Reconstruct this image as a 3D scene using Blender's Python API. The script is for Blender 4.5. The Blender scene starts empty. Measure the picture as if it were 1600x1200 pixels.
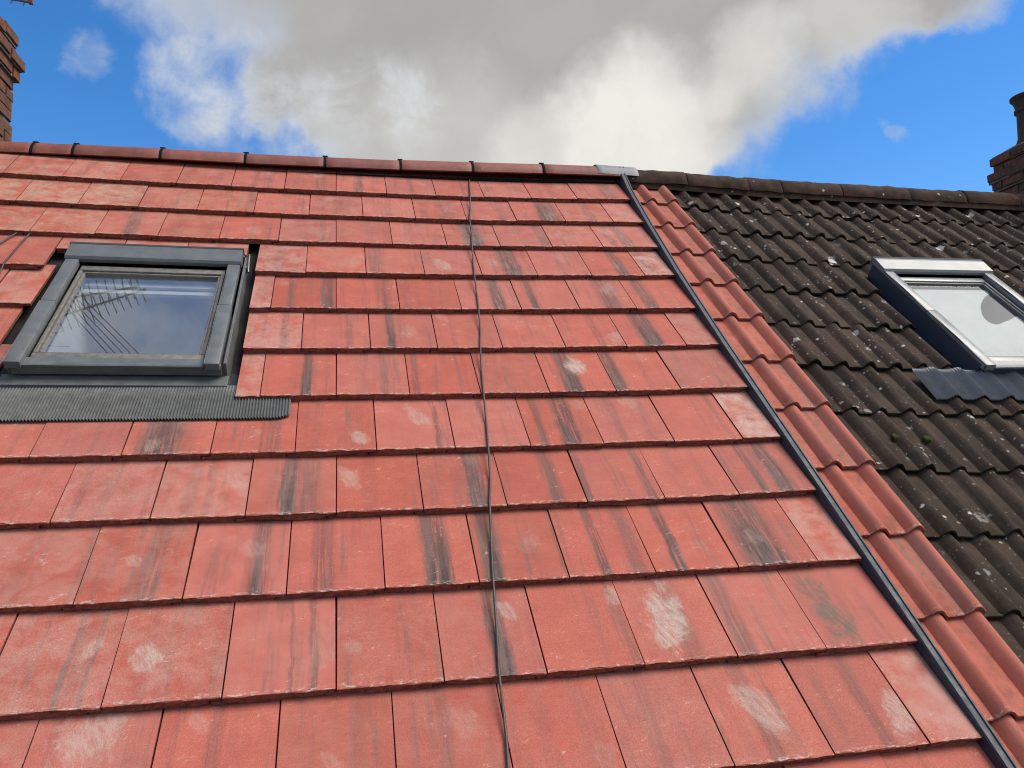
import bpy, bmesh, math, random
from mathutils import Matrix, Vector, noise as mnoise
random.seed(7)
R_ = math.radians
sc = bpy.context.scene
COL = sc.collection

# ------------------------------------------------------------------ camera
TH = R_(42.0)                       # roof pitch
CT, ST = math.cos(TH), math.sin(TH)
ROOF = Matrix(((1, 0, 0, 0), (0, CT, -ST, 0), (0, ST, CT, 0), (0, 0, 0, 1)))   # (along ridge, up slope, out of slope) -> world
cam_d = bpy.data.cameras.new('camera')
cam = bpy.data.objects.new('camera', cam_d)
COL.objects.link(cam)
right = ROOF.to_3x3() @ Vector((0.979389, -0.168282, 0.111707))
upv = ROOF.to_3x3() @ Vector((0.009955, 0.592595, 0.805439))
fwd = ROOF.to_3x3() @ Vector((0.201738, 0.787726, -0.582056))
m = Matrix((right, upv, -fwd)).transposed().to_4x4()
m.translation = ROOF @ Vector((-1.74756, -1.03127, 2.0425))
cam.matrix_world = m
cam_d.sensor_width = 36.0
cam_d.lens = 36.0 * 1286.64 / 1600
cam_d.clip_start = 0.05
cam_d.clip_end = 2000
sc.camera = cam
sc.view_settings.view_transform = 'Standard'
sc.view_settings.look = 'None'
sc.view_settings.exposure = 0.3
sc.view_settings.gamma = 1.0
sc.cycles.filter_width = 1.1
sc.render.resolution_x, sc.render.resolution_y = 1024, 768


# ------------------------------------------------------------------ node helper
class NT:
    def __init__(self, tree):
        self.t = tree
        tree.nodes.clear()

    def n(self, typ, ins=None, **attr):
        nd = self.t.nodes.new(typ)
        for k, v in attr.items():
            setattr(nd, k, v)
        for k, v in (ins or {}).items():
            s = nd.inputs[k]
            if isinstance(v, bpy.types.NodeSocket):
                self.t.links.new(v, s)
            else:
                s.default_value = v
        return nd

    def m(self, op, a, b=0.0, c=0.0, clamp=False):
        return self.n('ShaderNodeMath', {0: a, 1: b, 2: c}, operation=op, use_clamp=clamp).outputs[0]

    def vm(self, op, a, b=(0, 0, 0)):
        nd = self.n('ShaderNodeVectorMath', {0: a, 1: b}, operation=op)
        return nd.outputs['Value'] if op in ('DOT_PRODUCT', 'LENGTH', 'DISTANCE') else nd.outputs[0]

    def ss(self, v, lo, hi, a=0.0, b=1.0):
        return self.n('ShaderNodeMapRange', {0: v, 1: lo, 2: hi, 3: a, 4: b}, interpolation_type='SMOOTHSTEP').outputs[0]

    def mix(self, f, a, b):
        nd = self.n('ShaderNodeMix', data_type='RGBA')
        for i, v in ((0, f), (6, a), (7, b)):
            s = nd.inputs[i]
            if isinstance(v, bpy.types.NodeSocket):
                self.t.links.new(v, s)
            else:
                s.default_value = (*v, 1) if i and len(v) == 3 else v
        return nd.outputs[2]

    def noise(self, vec, scale, detail=4, rough=0.55, dist=0.0):
        return self.n('ShaderNodeTexNoise', {'Vector': vec, 'Scale': scale, 'Detail': detail, 'Roughness': rough, 'Distortion': dist}).outputs[0]

    def vec(self, x, y, z=0.0):
        return self.n('ShaderNodeCombineXYZ', {0: x, 1: y, 2: z}).outputs[0]

    def attr(self, name):
        return self.n('ShaderNodeAttribute', attribute_type='OBJECT', attribute_name=name).outputs['Fac']


# ------------------------------------------------------------------ sky, sun
SUN = Vector((0.54, -0.16, 0.83)).normalized()
SUN_EL = math.asin(SUN.z)
SUN_AZ = math.atan2(SUN.x, SUN.y)
world = bpy.data.worlds.new('World')
sc.world = world
world.use_nodes = True
w = NT(world.node_tree)
dirv = w.n('ShaderNodeTexCoord').outputs['Generated']
sky = w.n('ShaderNodeTexSky', sky_type='NISHITA', sun_disc=False, sun_elevation=SUN_EL, sun_rotation=SUN_AZ,
          air_density=1.0, dust_density=0.2, ozone_density=4.0, altitude=100.0)
skyc = w.n('ShaderNodeHueSaturation', {'Hue': 0.504, 'Saturation': 1.3, 'Value': 1.0, 'Color': sky.outputs[0]}).outputs[0]
skyb = w.n('ShaderNodeBackground', {'Color': skyc, 'Strength': 0.146})
nz = w.n('ShaderNodeTexNoise', {'Vector': dirv, 'Scale': 7.0, 'Detail': 6.0, 'Roughness': 0.6})
dis = w.vm('SUBTRACT', nz.outputs['Color'], (0.5, 0.5, 0.5))
dis = w.n('ShaderNodeVectorMath', {0: dis, 'Scale': 0.13}, operation='SCALE').outputs[0]
dw = w.vm('NORMALIZE', w.vm('ADD', dirv, dis))


def blobsum(lst, src, inner=0.25, outer=1.1):
    acc = None
    for x, y, z, r, a in lst:
        d = w.vm('DOT_PRODUCT', src, (x, y, z))
        v = w.ss(d, math.cos(R_(r * outer)), math.cos(R_(r * inner)), 0.0, a)
        acc = v if acc is None else w.m('ADD', acc, v)
    return acc


CLOUD = [(0.05, 0.8243, 0.5658, 15.0, 1.0), (0.184, 0.8224, 0.5383, 16.2, 1.0), (0.3253, 0.8178, 0.4748, 12.58, 1.0),
         (0.4116, 0.7581, 0.5058, 11.31, 1.0), (0.5098, 0.7034, 0.4952, 6.34, 1.0), (0.2085, 0.8875, 0.411, 12.4, 1.0),
         (0.3091, 0.8692, 0.386, 6.98, 1.0), (0.0637, 0.9004, 0.4304, 7.07, 0.75), (-0.036, 0.9234, 0.3821, 4.92, 0.42),
         (-0.0762, 0.906, 0.4164, 3.16, 0.55), (-0.1702, 0.8936, 0.4153, 2.97, 0.5), (-0.1441, 0.9139, 0.3795, 2.68, 0.35),
         (-0.2357, 0.8404, 0.488, 2.02, 0.35), (0.079, 0.9269, 0.3668, 5.53, 0.55), (-0.1471, 0.8486, 0.5082, 4.75, 0.3),
         (0.5876, 0.6661, 0.4593, 3.48, 0.7), (-0.2506, 0.8656, 0.4336, 1.8, 0.5), (0.57, 0.7485, 0.3389, 1.0, 0.55),
         (0.3472, 0.8726, 0.3435, 3.73, 0.7), (-0.2718, 0.8462, 0.4582, 1.64, 0.25), (-0.1924, 0.8613, 0.4702, 2.85, 0.3),
         (0.2, 0.72, 0.66, 16.0, 1.0), (0.66, 0.22, 0.72, 15.0, 0.9), (-0.14, 0.35, 0.925, 9.0, 0.42), (-0.26, 0.33, 0.905, 6.0, 0.3)]
GLOW = [(0.3389, 0.8689, 0.3608, 6.0, 0.9), (0.2405, 0.9011, 0.3608, 4.2, 0.45), (0.4437, 0.786, 0.4305, 3.4, 0.5),
        (0.5216, 0.7263, 0.4477, 3.0, 0.35), (0.14, 0.915, 0.375, 6.0, 0.32), (0.03, 0.925, 0.375, 5.0, 0.2), (0.66, 0.22, 0.72, 15.0, 0.8)]
PUFF = [(-0.1726, 0.8893, 0.4236, 2.58, 1.0), (-0.1027, 0.9017, 0.42, 3.5, 0.8), (-0.0077, 0.9208, 0.39, 3.71, 0.8),
        (0.0495, 0.9101, 0.4114, 2.91, 0.9), (0.0786, 0.9162, 0.393, 2.52, 0.6), (0.4753, 0.7766, 0.4136, 2.25, 0.5),
        (-0.2506, 0.8656, 0.4336, 2.04, 1.0)]
body = blobsum(CLOUD, dw)
# unseen rest of the sky: broken cloud, its cover raised for fill light
far = w.noise(dirv, 2.3, 5, 0.55)
away = w.ss(w.vm('DOT_PRODUCT', dirv, (0.18, 0.86, 0.46)), math.cos(R_(62)), math.cos(R_(40)), 1.0, 0.0)
body = w.m('ADD', body, w.m('MULTIPLY', w.ss(far, 0.40, 0.56), away))
fine = w.noise(dirv, 11.0, 10, 0.66, 0.35)
dens = w.m('MULTIPLY_ADD', w.m('SUBTRACT', fine, 0.5), 1.1, body)
mask = w.ss(dens, 0.14, 0.98)
thick = w.ss(w.m('MULTIPLY_ADD', w.m('SUBTRACT', w.noise(dirv, 5.0, 4, 0.5), 0.5), 0.4, body), 0.5, 1.5)
ccol = w.mix(thick, (0.40, 0.455, 0.56), (0.345, 0.342, 0.336))
glow = w.m('MINIMUM', blobsum(GLOW, dw, 0.0, 1.25), 0.92)
ccol = w.mix(glow, ccol, (0.72, 0.71, 0.665))
puff = w.m('MULTIPLY', w.m('MINIMUM', blobsum(PUFF, dw, 0.0, 1.2), 1.0), w.ss(fine, 0.35, 0.62))
ccol = w.mix(w.m('MULTIPLY', puff, 0.6), ccol, (0.62, 0.64, 0.67))
wisp = w.ss(w.noise(dw, 9.0, 6, 0.6), 0.3, 0.7, 0.95, 1.05)
ccol = w.n('ShaderNodeVectorMath', {0: ccol, 'Scale': wisp}, operation='SCALE').outputs[0]
cldb = w.n('ShaderNodeBackground', {'Color': ccol, 'Strength': 1.0})
mixb = w.n('ShaderNodeMixShader', {0: mask, 1: skyb.outputs[0], 2: cldb.outputs[0]})
w.n('ShaderNodeOutputWorld', {0: mixb.outputs[0]})

sun_d = bpy.data.lights.new('sun', 'SUN')
sun_d.energy = 3.6
sun_d.angle = R_(38)
sun_d.color = (1.0, 0.92, 0.80)
sun = bpy.data.objects.new('sun', sun_d)
COL.objects.link(sun)
sun.rotation_euler = SUN.to_track_quat('Z', 'Y').to_euler()

# ------------------------------------------------------------------ roof measures
TW = 0.295                                        # cover width of a flat tile
NOSE = {0: -0.012, -1: -0.35, -2: -0.69}
for i_, v_ in enumerate([0.3162, 0.6623, 1.0046, 1.325, 1.6687, 2.0093, 2.3418, 2.6782, 3.0037, 3.3199, 3.6368]):
    NOSE[i_ + 1] = v_
NOSE[12] = 3.97
VR = 4.05                                         # where the two slopes meet
SAG = (0.02051, 0.00092, 0.02158, 0.00486, 0.00707, -0.01233, -0.00193)


def sag(u, v):                                    # the old rafters dip by a few centimetres
    a = (max(-13.0, min(0.0, u / TW)) + 5) / 6
    b = (max(0.3, min(11.3, v / 0.3328)) - 6) / 5
    return sum(k * t for k, t in zip(SAG, (a * a, a * b, b * b, a ** 3, a * a * b, a * b * b, b ** 3)))


def sag_dark(u, v):
    a = min(max(u - 0.33, 0.0), 2.9)
    b = (min(max(v, -0.4), 4.1) - 2) / 2
    n = -0.0706 * a + 0.0232 * a * a + 0.0389 * a * b - 0.0215 * a * a * b - 0.0112 * b - 0.0143 + 0.0014 * a * b * b + 0.0092 * b * b
    return n


RS = ((-4.3, 0.010), (-3.8, 0.010), (-3.3, 0.013), (-2.8, 0.011), (-2.3, 0.004), (-1.4, 0.004), (-0.9, 0.012), (-0.45, 0.022), (0.12, 0.026), (9, 0.026))


def ridge_sag(u, v=0):
    for (a, p), (b, q) in zip(RS, RS[1:]):
        if a <= u <= b:
            return p + (q - p) * (u - a) / (b - a)
    return 0.010


def pt(u, v, n):
    return ROOF @ Vector((u, v, n))


# is a point in or near the picture?
cam_inv = cam.matrix_world.inverted()


def near_frame(p, margin=0.16):
    q = cam_inv @ p
    if q.z > -0.2:
        return False
    x = q.x / -q.z * 1286.64 / 1600
    y = q.y / -q.z * 1286.64 / 1600
    return abs(x) < 0.5 + margin and abs(y) < 0.375 + margin


# ------------------------------------------------------------------ object helpers
WM = {}


def link(o, parent=None, mw=Matrix.Identity(4)):
    COL.objects.link(o)
    WM[o.name] = mw.copy()
    if parent is not None:
        o.parent = parent
        o.matrix_parent_inverse = WM[parent.name].inverted()
    o.matrix_basis = mw
    return o


def empty(name, parent=None, mw=Matrix.Identity(4), label=None, cat=None, group=None):
    o = bpy.data.objects.new(name, None)
    o.empty_display_size = 0.1
    link(o, parent, mw)
    tag(o, label, cat, group)
    return o


def tag(o, label=None, cat=None, group=None, kind=None):
    for k, v in (('label', label), ('category', cat), ('group', group), ('kind', kind)):
        if v:
            o[k] = v
    return o


def mesh_from(bm, name, mats, smooth=None):
    bmesh.ops.recalc_face_normals(bm, faces=bm.faces)
    me = bpy.data.meshes.new(name)
    bm.to_mesh(me)
    bm.free()
    for mt in mats:
        me.materials.append(mt)
    if smooth is not None:
        for p in me.polygons:
            p.use_smooth = True
        me.set_sharp_from_angle(angle=R_(smooth))
    return me


def build(name, bm, mat, parent=None, frame=Matrix.Identity(4), smooth=None, label=None):
    """links the bmesh as one object whose origin sits at the middle of its own vertices"""
    c = Vector((0, 0, 0))
    for v in bm.verts:
        c += v.co
    c /= max(1, len(bm.verts))
    bmesh.ops.translate(bm, verts=bm.verts, vec=-c)
    mats = mat if isinstance(mat, (list, tuple)) else [mat]
    me = mesh_from(bm, name, mats, smooth)
    o = bpy.data.objects.new(name, me)
    link(o, parent, frame @ Matrix.Translation(c))
    if label:
        o['label'] = label
    return o


def box(bm, u0, u1, v0, v1, n0, n1, bev=0.0, mat=0):
    vs = [bm.verts.new((x, y, z)) for z in (n0, n1) for y in (v0, v1) for x in (u0, u1)]
    fs = []
    for idx in ((0, 1, 3, 2), (4, 5, 7, 6), (0, 1, 5, 4), (2, 3, 7, 6), (0, 2, 6, 4), (1, 3, 7, 5)):
        f = bm.faces.new([vs[i] for i in idx])
        f.material_index = mat
        fs.append(f)
    if bev > 0:
        es = list({e for f in fs for e in f.edges})
        bmesh.ops.bevel(bm, geom=es, offset=bev, segments=2, profile=0.5, affect='EDGES')


def prism(bm, prof, a0, a1, axis='u', caps=True, mat=0, cuts=1):
    """closed profile swept along u (prof = (v,n)) or along v (prof = (u,n))"""
    rings = []
    for i in range(cuts + 1):
        a = a0 + (a1 - a0) * i / cuts
        rings.append([bm.verts.new((a, p, q) if axis == 'u' else (p, a, q)) for p, q in prof])
    k = len(prof)
    for r0, r1 in zip(rings, rings[1:]):
        for i in range(k):
            f = bm.faces.new((r0[i], r0[(i + 1) % k], r1[(i + 1) % k], r1[i]))
            f.material_index = mat
    if caps:
        for r in (rings[0], rings[-1]):
            bm.faces.new(r).material_index = mat


def tube(bm, pts, rad, seg=8, caps=True):
    pts = [Vector(p) for p in pts]
    rings = []
    for i, p in enumerate(pts):
        a = pts[max(0, i - 1)]
        b = pts[min(len(pts) - 1, i + 1)]
        t = (b - a).normalized()
        s = t.cross(Vector((0, 0, 1)))
        if s.length < 1e-3:
            s = t.cross(Vector((1, 0, 0)))
        s.normalize()
        q = s.cross(t)
        r = rad[i] if isinstance(rad, (list, tuple)) else rad
        rings.append([bm.verts.new(p + (s * math.cos(2 * math.pi * k / seg) + q * math.sin(2 * math.pi * k / seg)) * r) for k in range(seg)])
    for r0, r1 in zip(rings, rings[1:]):
        for k in range(seg):
            bm.faces.new((r0[k], r0[(k + 1) % seg], r1[(k + 1) % seg], r1[k]))
    if caps:
        bm.faces.new(rings[0])
        bm.faces.new(rings[-1])


def lathe(bm, prof, seg=24):
    rings = [[bm.verts.new((r * math.cos(2 * math.pi * k / seg), r * math.sin(2 * math.pi * k / seg), z)) for k in range(seg)] for r, z in prof]
    for r0, r1 in zip(rings, rings[1:]):
        for k in range(seg):
            bm.faces.new((r0[k], r0[(k + 1) % seg], r1[(k + 1) % seg], r1[k]))


# ------------------------------------------------------------------ materials
def material(name):
    mt = bpy.data.materials.new(name)
    mt.use_nodes = True
    return mt, NT(mt.node_tree)


def finish(t, col, rough=0.7, bump=None, bstr=0.3, bdist=0.004, metal=0.0, spec=0.5):
    ins = {'Base Color': col if isinstance(col, bpy.types.NodeSocket) else (*col, 1), 'Roughness': rough, 'Metallic': metal, 'Specular IOR Level': spec}
    if bump is not None:
        ins['Normal'] = t.n('ShaderNodeBump', {'Height': bump, 'Strength': bstr, 'Distance': bdist}).outputs[0]
    p = t.n('ShaderNodeBsdfPrincipled', ins)
    t.n('ShaderNodeOutputMaterial', {0: p.outputs[0]})


def sepxyz(t, v):
    return t.n('ShaderNodeSeparateXYZ', {0: v}).outputs


def mat_flat_tile():
    mt, t = material('red_concrete_tile')
    ob = t.n('ShaderNodeTexCoord').outputs['Object']
    rnd = t.n('ShaderNodeObjectInfo').outputs['Random']
    x, y, z = sepxyz(t, ob)
    off = t.m('MULTIPLY', rnd, 91.7)
    sv = t.vec(t.m('ADD', x, off), y, off)
    grain = t.noise(sv, 420, 3, 0.6)
    blot = t.noise(sv, 9, 5, 0.6)
    col = t.mix(t.ss(blot, 0.3, 0.7), (0.405, 0.094, 0.063), (0.465, 0.120, 0.083))
    tone = t.m('FRACT', t.m('MULTIPLY', rnd, 7.31))
    col = t.n('ShaderNodeHueSaturation', {'Hue': t.ss(t.m('FRACT', t.m('MULTIPLY', rnd, 3.7)), 0, 1, 0.4992, 0.5012),
                                         'Saturation': t.ss(tone, 0, 1, 0.93, 1.0),
                                         'Value': t.ss(t.m('FRACT', t.m('MULTIPLY', rnd, 13.9)), 0, 1, 0.92, 1.06), 'Color': col}).outputs[0]
    # faint brushed streaks down the tile
    st = t.noise(t.vec(t.m('MULTIPLY', t.m('ADD', x, off), 62), t.m('MULTIPLY', y, 3.5), off), 1.0, 5, 0.62)
    wide = t.noise(t.vec(t.m('MULTIPLY', t.m('ADD', x, off), 13), t.m('MULTIPLY', y, 1.3), off), 1.0, 3, 0.5)
    faint = t.m('MULTIPLY', t.m('MULTIPLY', t.ss(st, 0.42, 0.72), t.ss(wide, 0.40, 0.66)), 0.75)
    col = t.mix(faint, col, (0.155, 0.105, 0.092))
    # cross-wise fine wipe marks
    cw = t.noise(t.vec(t.m('MULTIPLY', x, 14), t.m('MULTIPLY', y, 190), off), 1.0, 3, 0.6)
    col = t.mix(t.m('MULTIPLY', t.ss(cw, 0.5, 0.75), 0.16), col, (0.56, 0.25, 0.20))
    # the dark pigment streaks of the mixed russet tile
    brk = t.noise(t.vec(t.m('MULTIPLY', t.m('ADD', x, off), 95), t.m('MULTIPLY', y, 4.0), off), 1.0, 8, 0.72)
    wob = t.m('MULTIPLY', t.m('SUBTRACT', t.noise(t.vec(off, t.m('MULTIPLY', y, 6), x), 1.0, 3), 0.5), 0.035)
    for k in '12':
        d = t.m('ABSOLUTE', t.m('SUBTRACT', t.m('ADD', x, wob), t.attr('streak_at_' + k)))
        prof = t.ss(t.m('ADD', t.m('DIVIDE', d, t.m('MAXIMUM', t.attr('streak_width_' + k), 0.004)), t.m('MULTIPLY', t.m('SUBTRACT', brk, 0.5), 0.9)), 0.30, 0.80, 1, 0)
        fac = t.m('MULTIPLY', t.m('MULTIPLY', prof, t.ss(brk, 0.36, 0.52, 0.12, 1.0)), t.m('MULTIPLY', t.attr('streak_strength_' + k), 1.4), clamp=True)
        lng = t.ss(t.m('ADD', y, t.m('MULTIPLY', t.m('SUBTRACT', brk, 0.5), 0.2)), 0.0, 0.34, 1.0, 0.72)
        col = t.mix(t.m('MULTIPLY', fac, t.m('MULTIPLY', lng, 0.93)), col, t.mix(t.ss(st, 0.35, 0.65), (0.050, 0.046, 0.044), (0.13, 0.104, 0.094)))
    # pale lime bloom and mortar smears
    dx = t.m('SUBTRACT', x, t.attr('patch_at_x'))
    dy = t.m('SUBTRACT', y, t.attr('patch_at_y'))
    dxs = t.m('ADD', dx, t.m('MULTIPLY', dy, t.attr('patch_skew')))
    pn = t.noise(t.vec(t.m('ADD', x, off), t.m('MULTIPLY', y, 0.6), off), 19, 7, 0.72, 0.5)
    rr = t.m('SQRT', t.m('ADD', t.m('MULTIPLY', dxs, dxs), t.m('MULTIPLY', t.m('MULTIPLY', dy, dy), t.attr('patch_aspect'))))
    pr = t.m('DIVIDE', rr, t.m('MAXIMUM', t.attr('patch_size'), 0.003))
    pf = t.ss(t.m('MULTIPLY_ADD', t.m('SUBTRACT', pn, 0.5), 2.6, pr), 0.55, 1.15, 1, 0)
    pf = t.m('MULTIPLY', t.m('MULTIPLY', pf, t.ss(t.noise(t.vec(t.m('ADD', t.m('MULTIPLY', t.m('ADD', x, off), 70), t.m('MULTIPLY', y, 30)), t.m('MULTIPLY', y, 22), off), 1.0, 6, 0.7), 0.36, 0.6, 0.35, 1)), t.attr('patch_strength'), clamp=True)
    col = t.mix(pf, col, t.mix(t.attr('patch_dark'), t.mix(t.noise(sv, 60, 4, 0.7), (0.42, 0.33, 0.28), (0.54, 0.45, 0.385)), (0.10, 0.066, 0.046)))
    # dust
    dn = t.noise(sv, 11, 7, 0.68, 0.35)
    df = t.m('MULTIPLY', t.ss(dn, 0.34, 0.66), t.attr('dust'), clamp=True)
    col = t.mix(df, col, t.mix(t.attr('dust_tan'), (0.50, 0.32, 0.265), (0.46, 0.28, 0.185)))
    # scuffs
    sc_ = t.noise(t.vec(t.m('MULTIPLY', t.m('ADD', x, t.m('MULTIPLY', y, 1.4)), 20), t.m('MULTIPLY', t.m('SUBTRACT', y, t.m('MULTIPLY', x, 0.5)), 75), off), 1.0, 4, 0.6, 0.8)
    col = t.mix(t.m('MULTIPLY', t.ss(sc_, 0.61, 0.68), t.ss(blot, 0.50, 0.62, 0.0, 0.55)), col, (0.56, 0.40, 0.34))
    # chipped pale arris at the nose and dark specks
    en = t.noise(t.vec(t.m('MULTIPLY', t.m('ADD', x, off), 55), t.m('MULTIPLY', y, 130), off), 1.0, 4, 0.6)
    ef = t.m('MULTIPLY', t.ss(y, 0.0, 0.022, 1, 0), t.ss(en, 0.52, 0.6))
    col = t.mix(t.m('MULTIPLY', ef, 0.75), col, (0.56, 0.43, 0.37))
    vo = t.n('ShaderNodeTexVoronoi', {'Vector': sv, 'Scale': 42.0})
    cellr = sepxyz(t, vo.outputs['Color'])[0]
    sp = t.m('MULTIPLY', t.ss(vo.outputs['Distance'], 0.05, 0.12, 1, 0), t.ss(cellr, 0.86, 0.9))
    col = t.mix(t.m('MULTIPLY', sp, 0.7), col, (0.10, 0.05, 0.04))
    gcol = t.mix(t.ss(grain, 0.3, 0.7, 0.0, 1.0), (0.76, 0.76, 0.76), (1.17, 1.17, 1.17))
    col = t.n('ShaderNodeMix', {0: 1.0, 6: col, 7: gcol}, data_type='RGBA', blend_type='MULTIPLY').outputs[2]
    h = t.m('ADD', t.m('MULTIPLY', grain, 0.5), t.m('MULTIPLY', st, 0.35))
    finish(t, col, t.ss(blot, 0.3, 0.7, 0.7, 0.88), h, 0.5, 0.0025, spec=0.2)
    return mt


def mat_rough_edge(name, c0, c1, c2):
    mt, t = material(name)
    ob = t.n('ShaderNodeTexCoord').outputs['Object']
    rnd = t.m('MULTIPLY', t.n('ShaderNodeObjectInfo').outputs['Random'], 50)
    v = t.vm('ADD', ob, t.vec(rnd, rnd, rnd))
    a = t.noise(v, 60, 5, 0.7)
    b = t.noise(v, 260, 3, 0.6)
    col = t.mix(t.ss(a, 0.35, 0.65), c0, c1)
    col = t.mix(t.ss(b, 0.6, 0.75), col, c2)
    finish(t, col, 0.95, t.m('ADD', a, b), 0.8, 0.006, spec=0.2)
    return mt


def mat_roman(name, dark):
    mt, t = material(name)
    geo = t.n('ShaderNodeNewGeometry')
    pos = geo.outputs['Position']
    ob = t.n('ShaderNodeTexCoord').outputs['Object']
    rnd = t.n('ShaderNodeObjectInfo').outputs['Random']
    off = t.m('MULTIPLY', rnd, 63.1)
    x, y, z = sepxyz(t, ob)
    sv = t.vec(t.m('ADD', x, off), y, z)
    grain = t.noise(sv, 330, 3, 0.65)
    blot = t.noise(pos, 5.5, 6, 0.65)
    tone = t.m('FRACT', t.m('MULTIPLY', rnd, 5.77))
    st = t.noise(t.vec(t.m('MULTIPLY', t.m('ADD', x, off), 45), t.m('MULTIPLY', y, 2.6), off), 1.0, 5, 0.6)
    if dark:
        col = t.mix(t.ss(blot, 0.3, 0.7), (0.033, 0.0225, 0.016), (0.068, 0.045, 0.033))
        col = t.mix(t.ss(tone, 0.55, 1.0, 0, 0.55), col, (0.085, 0.052, 0.040))
        col = t.mix(t.m('MULTIPLY', t.ss(st, 0.5, 0.75), 0.35), col, (0.10, 0.075, 0.058))
        sootn = t.noise(pos, 13, 6, 0.7)
        col = t.mix(t.ss(sootn, 0.52, 0.66, 0, 0.5), col, (0.024, 0.022, 0.018))
        # moss on the nose
        mo = t.m('MULTIPLY', t.ss(y, 0.0, 0.035, 1, 0), t.ss(t.noise(pos, 40, 5, 0.7), 0.42, 0.6))
        col = t.mix(t.m('MULTIPLY', mo, 0.8), col, (0.035, 0.028, 0.010))
        # lichen: crusts of three sizes, ragged, some of them rings
        wp = t.vm('ADD', pos, t.n('ShaderNodeVectorMath', {0: t.vm('SUBTRACT', t.n('ShaderNodeTexNoise', {'Vector': pos, 'Scale': 38.0, 'Detail': 6.0, 'Roughness': 0.7}).outputs['Color'], (.5, .5, .5)), 'Scale': 0.045}, operation='SCALE').outputs[0])
        up = t.ss(sepxyz(t, pos)[2], 1.2, 2.7, 0.0, 1.0)
        for scale, keep, lo, hi, ring in ((5.5, 0.66, 0.13, 0.15, True), (10.0, 0.66, 0.14, 0.17, False), (24.0, 0.72, 0.16, 0.21, False), (70.0, 0.82, 0.16, 0.26, False)):
            vo = t.n('ShaderNodeTexVoronoi', {'Vector': wp, 'Scale': scale, 'Randomness': 1.0})
            cr, cg, cb = sepxyz(t, vo.outputs['Color'])
            size = t.ss(cg, 0, 1, 0.45, 1.25)
            dd = t.m('DIVIDE', vo.outputs['Distance'], size)
            f = t.ss(dd, lo, hi, 1, 0)
            if ring:
                f = t.m('MULTIPLY', f, t.m('MAXIMUM', t.ss(dd, lo * 0.5, lo * 0.62), t.ss(cb, 0.4, 0.45)))
            thr = t.m('SUBTRACT', keep - 0.07, t.m('MULTIPLY', up, 0.14))
            f = t.m('MULTIPLY', f, t.m('GREATER_THAN', cr, thr))
            f = t.m('MULTIPLY', f, t.ss(cb, 0, 1, 0.35, 0.95))
            f = t.m('MULTIPLY', f, t.ss(t.noise(pos, 7, 3, 0.6), 0.36, 0.58))
            col = t.mix(f, col, (0.58, 0.57, 0.54))
    else:
        col = t.mix(t.ss(blot, 0.3, 0.7), (0.42, 0.105, 0.068), (0.50, 0.15, 0.10))
        col = t.mix(t.m('MULTIPLY', t.ss(st, 0.45, 0.75), 0.55), col, (0.27, 0.125, 0.10))
        # second pan brushed greyer, first pan left bright
        pan = t.m('MULTIPLY', t.ss(x, 0.13, 0.17), t.ss(x, 0.25, 0.22, 0, 1))
        pan = t.m('MULTIPLY', t.ss(x, 0.15, 0.165), t.ss(x, 0.24, 0.22, 1, 0)) if False else t.m('MULTIPLY', t.m('GREATER_THAN', x, 0.155), t.m('LESS_THAN', x, 0.235))
        col = t.mix(t.m('MULTIPLY', t.m('MULTIPLY', pan, t.ss(st, 0.3, 0.6)), t.ss(tone, 0.2, 0.9, 0.1, 0.65)), col, (0.24, 0.145, 0.115))
        col = t.mix(t.m('MULTIPLY', t.ss(t.noise(sv, 16, 5, 0.7, 1.0), 0.62, 0.74), 0.4), col, (0.5, 0.33, 0.28))
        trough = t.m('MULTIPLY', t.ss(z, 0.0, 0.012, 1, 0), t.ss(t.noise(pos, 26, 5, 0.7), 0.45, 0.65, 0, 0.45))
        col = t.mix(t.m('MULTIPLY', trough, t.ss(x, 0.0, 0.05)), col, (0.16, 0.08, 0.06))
        col = t.mix(t.m('MULTIPLY', t.ss(z, 0.008, 0.024), t.ss(st, 0.3, 0.7, 0.25, 0.7)), col, (0.31, 0.11, 0.088))  # rolls mixed darker, part of their shade put into the colour
        en = t.noise(sv, 90, 4, 0.6)
        col = t.mix(t.m('MULTIPLY', t.ss(y, 0.0, 0.03, 1, 0), t.ss(en, 0.5, 0.66, 0, 0.6)), col, (0.6, 0.42, 0.36))
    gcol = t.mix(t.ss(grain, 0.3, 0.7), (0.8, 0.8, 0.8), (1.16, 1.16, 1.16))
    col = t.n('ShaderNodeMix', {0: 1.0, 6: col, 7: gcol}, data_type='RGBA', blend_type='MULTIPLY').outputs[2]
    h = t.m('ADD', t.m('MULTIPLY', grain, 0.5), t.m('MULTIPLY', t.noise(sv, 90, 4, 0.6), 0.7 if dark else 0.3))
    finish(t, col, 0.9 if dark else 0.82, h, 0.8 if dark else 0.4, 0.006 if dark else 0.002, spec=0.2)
    return mt


def mat_plain(name, c, rough, var=0.15, scale=30, metal=0.0, bump=0.1, spec=0.5, dirt=None):
    mt, t = material(name)
    ob = t.n('ShaderNodeTexCoord').outputs['Object']
    rnd = t.m('MULTIPLY', t.n('ShaderNodeObjectInfo').outputs['Random'], 40)
    v = t.vm('ADD', ob, t.vec(rnd, rnd, rnd))
    a = t.noise(v, scale, 5, 0.6)
    col = t.mix(t.ss(a, 0.3, 0.7), tuple(k * (1 - var) for k in c), tuple(k * (1 + var) for k in c))
    if dirt:
        col = t.mix(t.m('MULTIPLY', t.ss(t.noise(v, scale * 3.1, 6, 0.7), 0.54, 0.72), 0.5), col, dirt)
    finish(t, col, t.ss(a, 0.3, 0.7, rough * 0.85, min(1, rough * 1.15)), t.noise(v, scale * 12, 3, 0.6), bump, 0.002, metal, spec)
    return mt


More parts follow.
